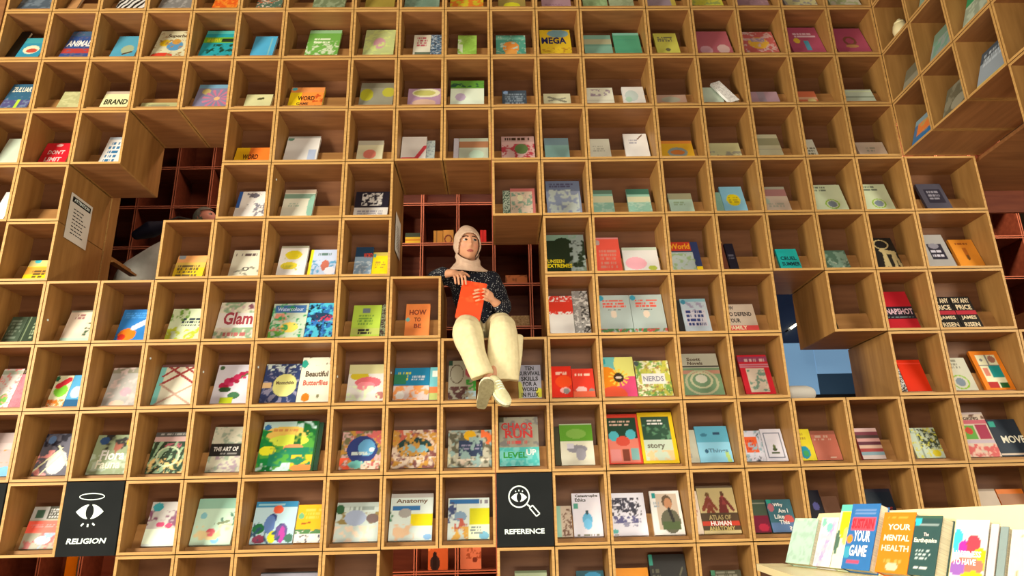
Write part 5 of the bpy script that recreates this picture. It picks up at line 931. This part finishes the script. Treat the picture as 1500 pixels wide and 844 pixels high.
for s in (-1, 1):
    br = infr & (np.abs(x_ - s * .031) < .019) & (np.abs(z_ - .034 - .003 * np.cos((x_ - s * .031) / .012)) < .0042); cl[br] = lin((.20, .13, .10))
    ck = infr & (((x_ - s * .042) / .018) ** 2 + ((z_ + .03) / .018) ** 2 < 1); cl[ck] = lin((.81, .55, .44))
set_col(body.data, cl)
def eye(parent, mtx, loc, gaze, inv):
    n, q, r = 20, 14, .0138; ev = []; ec = []; g = Vector(gaze).normalized()
    for i in range(q):
        ph = -math.pi / 2 + math.pi * i / (q - 1)
        for j in range(n):
            a = 2 * math.pi * j / n; d = V3(math.cos(ph) * math.cos(a), math.cos(ph) * math.sin(a), math.sin(ph)); ev.append(tuple(inv @ (mtx @ (Vector(loc) + V3(d.x * 1.3, d.y, d.z * .72) * r)))); c = d.dot(g)
            ec.append(lin((.04, .03, .03)) if c > .90 else lin((.20, .12, .08)) if c > .62 else lin((.80, .76, .72)))
    ef = []
    for i in range(q - 1): ef += [(i * n + j, i * n + (j + 1) % n, (i + 1) * n + (j + 1) % n, (i + 1) * n + j) for j in range(n)]
    o = mk('eye', ev, ef, M['skin'], parent, smooth=True); set_col(o.data, np.array(ec)); return o
for s in (-1, 1): eye(wm, HM, (s * .031, -.0735, .012), (.30, -1, .05), WI)
# headscarf: close fitting hood with a face opening, wrapped round the neck
M['scarf'] = noisy(mat('beige_scarf_cloth', 'cba', .8, .15), (.74, .62, .54), (.80, .69, .60), (30, 30, 30), bump=.2)
hv, hf, n = head_geo(72, 60, .011, False); keep = []
for q in hf:
    c = sum((Vector(hv[i]) for i in q), Vector()) / 4
    if c.y < 0 and (c.x / .073) ** 2 + ((c.z + .022) / (.082 if c.z > -.022 else .16)) ** 2 < 1: continue
    if c.z < -.09: continue
    keep.append(q)
sv = [tuple(WI @ (HM @ (Vector(p) * (1 + .02 * math.sin(9 * p[2] / .12 + 3 * p[0] / .07) * (1 if p[1] > -.04 else .3))))) for p in hv]
hood = mk('headscarf', sv, keep, M['scarf'], wm, smooth=True); so = hood.modifiers.new('thick', 'SOLIDIFY'); so.thickness = .006; so.offset = 1
v = []; f = []; R = []; seg = 40
prof = [(-.060, .080, .086, .012, .062), (-.085, .081, .092, .008, .050), (-.110, .081, .096, .004, .036), (-.128, .084, .095, .004, .026), (-.148, .095, .092, .010, .016), (-.166, .114, .096, .016, .010), (-.184, .136, .102, .020, .006), (-.192, .134, .098, .020, .006), (-.178, .09, .07, .018, 0), (-.14, .06, .06, .01, 0)]
for z, wx, wy, cy, dip in prof:
    for i in range(seg):
        a = 2 * math.pi * i / seg; fo = 1 + .045 * math.sin(3 * a + z * 90) + .03 * math.sin(7 * a - z * 160)
        v.append(tuple(WI @ (HM @ V3(wx * math.cos(a) * fo, cy + wy * math.sin(a) * fo, z + .006 * math.sin(2 * a + 1) + dip * min(0, math.sin(a)) + .008 * math.sin(a))))) 
for q in range(len(prof) - 1): f += [(q * seg + i, q * seg + (i + 1) % seg, (q + 1) * seg + (i + 1) % seg, (q + 1) * seg + i) for i in range(seg)]
mk('scarf_wrap', v, f, M['scarf'], wm, smooth=True)
# blouse
M['dots'] = mat('black_blouse_with_white_dots', '112', .75, .15); nt = M['dots'].node_tree; tc = nt.nodes.new('ShaderNodeTexCoord'); vo = nt.nodes.new('ShaderNodeTexVoronoi'); vo.inputs['Scale'].default_value = 88; vo.inputs['Randomness'].default_value = .55
nt.links.new(tc.outputs['Object'], vo.inputs['Vector']); cr = nt.nodes.new('ShaderNodeValToRGB'); cr.color_ramp.interpolation = 'CONSTANT'; cr.color_ramp.elements[0].color = (.75, .77, .75, 1); cr.color_ramp.elements[1].position = .21; cr.color_ramp.elements[1].color = (*lin((.10, .11, .15)), 1)
nt.links.new(vo.outputs['Distance'], cr.inputs[0]); nt.links.new(cr.outputs[0], nt.nodes['Principled BSDF'].inputs['Base Color'])
v = []; f = []
rings(v, f, [(-.07, .22, 2.87, .140, .110), (-.075, .215, 2.95, .150, .110), (-.095, .205, 3.05, .150, .108), (-.112, .19, 3.14, .160, .108), (-.125, .185, 3.225, .160, .092), (-.138, .18, 3.272, .122, .075), (-.15, .17, 3.30, .075, .06)])
tube(v, f, [((-.22, .185, 3.225), .066), ((-.30, .205, 3.250), .050), ((-.375, .20, 3.25), .048), ((-.385, .195, 3.25), .047)])
tube(v, f, [((-.38, .195, 3.25), .046), ((-.35, .13, 3.25), .044), ((-.315, .075, 3.245), .040), ((-.298, .05, 3.236), .033)])
tube(v, f, [((-.015, .185, 3.225), .066), ((.032, .13, 3.115), .056), ((.062, .075, 3.01), .052)])
tube(v, f, [((.062, .075, 3.008), .052), ((.055, .03, 2.985), .049), ((.040, -.0, 2.985), .044), ((.033, -.014, 2.988), .037)])
fuse('blouse', toloc(v), f, M['dots'], wm, .006, 6, .006, 14)
# trousers
M['trousers'] = noisy(mat('cream_cotton', 'edb', .8, .15), (.86, .81, .64), (.90, .85, .69), (40, 40, 40), bump=.15, rnd=False)
v = []; f = []
tube(v, f, [((-.155, .24, 2.91), .106), ((.015, .24, 2.91), .106)], hint=(0, 1, 0))
tube(v, f, [((-.125, .22, 2.893), .088), ((-.150, .04, 2.882), .076), ((-.153, -.015, 2.874), .074), ((-.157, -.07, 2.844), .080), ((-.158, -.11, 2.805), .086)])
tube(v, f, [((-.158, -.11, 2.805), .088, .078), ((-.142, -.15, 2.73), .084, .070), ((-.118, -.18, 2.65), .076, .062), ((-.088, -.195, 2.57), .070, .056), ((-.070, -.200, 2.525), .068, .054), ((-.069, -.200, 2.522), .066, .052)], cap=False)
tube(v, f, [((-.01, .22, 2.893), .088), ((.03, .04, 2.882), .076), ((.042, -.015, 2.874), .074), ((.050, -.065, 2.847), .077), ((.054, -.09, 2.81), .078)])
tube(v, f, [((.054, -.09, 2.812), .080, .074), ((.056, -.11, 2.74), .088, .068), ((.054, -.115, 2.66), .094, .060), ((.050, -.11, 2.58), .094, .056), ((.050, -.105, 2.515), .092, .052)], cap=False)
tube(v, f, [((.095, .0, 2.815), .030, .024), ((.140, -.035, 2.785), .040, .024), ((.132, -.075, 2.68), .038, .022), ((.112, -.095, 2.57), .036, .022), ((.106, -.10, 2.515), .034, .022)], cap=False)       # loose cloth at the outer side
fuse('trousers', toloc(v), f, M['trousers'], wm, .0055, 4, .010, 11, (1.2, 1.2, .3))
# trainers
M['shoe'] = noisy(mat('pale_yellow_canvas', 'eeb', .7, .2), (.86, .84, .66), (.90, .88, .72), (50, 50, 50), rnd=False); M['sole'] = noisy(mat('grey_olive_rubber', '887', .7, .2), (.52, .49, .37), (.60, .57, .44), (60, 60, 60), bump=.5, rnd=False); M['welt'] = mat('cream_rubber', 'eec', .6, .3)
def trainer(label, heel, F, U, sc=.86):
    F = Vector(F).normalized(); U = Vector(U); U = (U - F * U.dot(F)).normalized(); S = F.cross(U); o = Vector(heel) - wm.location
    X = lambda s, l, h: tuple(o + (S * s + F * l + U * h) * sc)
    sec = [(0, .022, .05), (.015, .031, .075), (.05, .034, .085), (.085, .037, .075), (.13, .042, .055), (.175, .046, .043), (.21, .042, .036), (.235, .030, .030), (.245, .014, .02)]; seg = 16
    v = [X(hw * math.copysign(abs(math.cos(2 * math.pi * i / seg)) ** .7, math.cos(2 * math.pi * i / seg)), l, .012 + (ht - .012) * (.5 + .5 * math.sin(2 * math.pi * i / seg))) for l, hw, ht in sec for i in range(seg)]
    f = []
    for q in range(len(sec) - 1): f += [(q * seg + i, q * seg + (i + 1) % seg, (q + 1) * seg + (i + 1) % seg, (q + 1) * seg + i) for i in range(seg)]
    f += [tuple(range(seg - 1, -1, -1)), tuple(range((len(sec) - 1) * seg, len(sec) * seg))]
    sh = mk('trainer', v, f, M['shoe'], wm, smooth=True)
    if label: sh['label'] = label
    out = [(0, .020), (.01, .031), (.05, .036), (.09, .037), (.14, .045), (.185, .049), (.22, .043), (.243, .028), (.252, .010)]
    pl = [(a, l) for l, a in out] + [(-a, l) for l, a in reversed(out)]; k = len(pl)
    for nm, h0, h1, g, m in (('outsole', -.012, 0.002, 0, M['sole']), ('welt', .002, .02, .002, M['welt'])):
        v = [X(a * (1 + g), l, h0) for a, l in pl] + [X(a * (1 + g), l, h1) for a, l in pl]
        s = mk(nm, v, [tuple(range(k)), tuple(range(2 * k - 1, k - 1, -1))] + [(i, i + k, (i + 1) % k + k, (i + 1) % k) for i in range(k)], m, sh)
        bm = bmesh.new(); bm.from_mesh(s.data); bmesh.ops.recalc_face_normals(bm, faces=bm.faces); bm.to_mesh(s.data); bm.free()
    for i in range(4):
        l = .085 + i * .02; h = .078 - i * .0065; v = []; f = []; tube(v, f, [(X(-.02, l, h - .006), .003), (X(0, l, h + .001), .003), (X(.02, l, h - .006), .003)], 6); mk('lace', v, f, M['white'], sh, smooth=True)
trainer('trainer with laces turned to the viewer', (-.026, -.170, 2.488), (.44, -.58, -.66), (.25, -.60, .75))
trainer('trainer showing its grey sole', (-.078, -.165, 2.352), (.22, -.75, .60), (0, .62, .78))
# the book she holds
hb = make_book(.15, .245, .022, 'e41', 'n:e52,.2,3', 'bright red-orange book held upright by the seated woman')
hb.matrix_world = Matrix.Translation((-.158, -.062, 2.893)) @ Matrix.Rotation(math.radians(11), 4, 'Y') @ Matrix.Rotation(math.radians(-5), 4, 'X')
# ---------------------------------------------------------------- visitor bending behind the left gap, mostly hidden
p2 = empty('person', (-2.89, 1.32, 2.55)); tag(p2, 'bending visitor in white shirt with dark bag behind the left gap', 'person')
o2 = Vector((-2.72, .95, 2.42)); T2 = lambda v: [tuple(Vector(p) - o2) for p in v]
H2 = Matrix.Translation((-2.20, .86, 3.99)) @ Matrix.Rotation(math.radians(75), 4, 'Z') @ Matrix.Rotation(math.radians(-25), 4, 'X')
v = []; f = []; add_head(v, f, H2); ears(v, f, H2)
tube(v, f, [((-2.22, .87, 3.93), .055), ((-2.33, .89, 3.83), .06)]); tube(v, f, [((-2.36, .9, 3.78), .13, .1), ((-2.60, .92, 3.57), .13, .1), ((-2.74, .95, 3.32), .14, .11)], hint=(0, 1, 0))
for s in (-1, 1):
    tube(v, f, [((-2.72, .95 + s * .09, 3.28), .085), ((-2.66, .95 + s * .1, 2.88), .06), ((-2.72, .95 + s * .1, 2.5), .04), ((-2.64, .95 + s * .1, 2.455), .035)])
    b = V3(-2.10, .92 + s * .14, 3.45); tube(v, f, [((-2.34, .9 + s * .17, 3.76), .05), ((-2.22, .92 + s * .2, 3.55), .042), (b, .028)]); tube(v, f, [(b, .02, .03), (b + V3(.05, 0, -.06), .016, .036)], hint=(1, 0, 0))
    for i in range(4): finger(v, f, [b + V3(.05, (i - 1.5) * .019, -.06), b + V3(.07, (i - 1.5) * .02, -.09), b + V3(.07, (i - 1.5) * .02, -.12 + .006 * abs(i - 1.5))])
    finger(v, f, [b + V3(.01, -s * .03, -.02), b + V3(.03, -s * .05, -.05), b + V3(.05, -s * .05, -.08)], .009)
bd = fuse('body', T2(v), f, M['skin'], p2, .006, 3); set_col(bd.data, np.tile(np.array(lin((.74, .50, .42))), (len(bd.data.vertices), 1)))
I2 = Matrix.Translation(-o2)
for s in (-1, 1): eye(p2, H2, (s * .031, -.0745, .012), (0, -1, 0), I2)
hv, hf, n = head_geo(48, 40, .012, False)
mk('hair', [tuple(I2 @ (H2 @ Vector(p))) for p in hv], [q for q in hf if not (sum(hv[i][1] for i in q) / 4 < -.02 and sum(hv[i][2] for i in q) / 4 < .055) and sum(hv[i][2] for i in q) / 4 > -.06], noisy(mat('grey_hair', '665', .6, .3), (.34, .34, .30), (.46, .46, .42), (60, 60, 60), rnd=False), p2, smooth=True)
v = []; f = []; tube(v, f, [((-2.34, .9, 3.79), .155, .120), ((-2.52, .91, 3.66), .18, .155), ((-2.70, .93, 3.50), .195, .185), ((-2.76, .95, 3.30), .18, .185)], 24, hint=(0, 1, 0))
for s in (-1, 1): tube(v, f, [((-2.34, .9 + s * .16, 3.76), .075), ((-2.24, .92 + s * .2, 3.58), .062)])
fuse('shirt', T2(v), f, noisy(mat('white_shirt_cloth', 'eee', .8, .15), (.84, .84, .80), (.9, .9, .87), (20, 20, 20), rnd=False), p2, .01, 6, .014, 8)
v = []; f = []
for s in (-1, 1): tube(v, f, [((-2.72, .95 + s * .09, 3.30), .115), ((-2.66, .95 + s * .1, 2.88), .085), ((-2.72, .95 + s * .1, 2.52), .07)])
fuse('trousers', T2(v), f, mat('dark_trousers', '223', .8, .1), p2, .01, 5)
for s in (-1, 1): v = []; f = []; tube(v, f, [((-2.74, .95 + s * .1, 2.462), .04), ((-2.58, .95 + s * .1, 2.455), .033)]); mk('shoe', T2(v), f, M['ink'], p2, smooth=True)
bg_ = empty('shoulder_bag', (-2.66, 1.10, 3.93)); tag(bg_, 'dark navy bag slung on the bending visitor behind the left gap', 'bag')
v = []; f = []; tube(v, f, [((-.13, -.10, -.02), .05, .035), ((-.03, -.09, .03), .09, .06), ((.06, -.05, .08), .05, .03)], 16, hint=(0, 1, 0)); fuse('pouch', v, f, mat('navy_bag_cloth', '112', .7, .2), bg_, .006, 4)
v = []; f = []; tube(v, f, [((.05, -.06, .10), .008), ((.14, -.03, .16), .008), ((.2, .04, .17), .008)], 8); mk('strap', v, f, M['ink'], bg_, smooth=True)
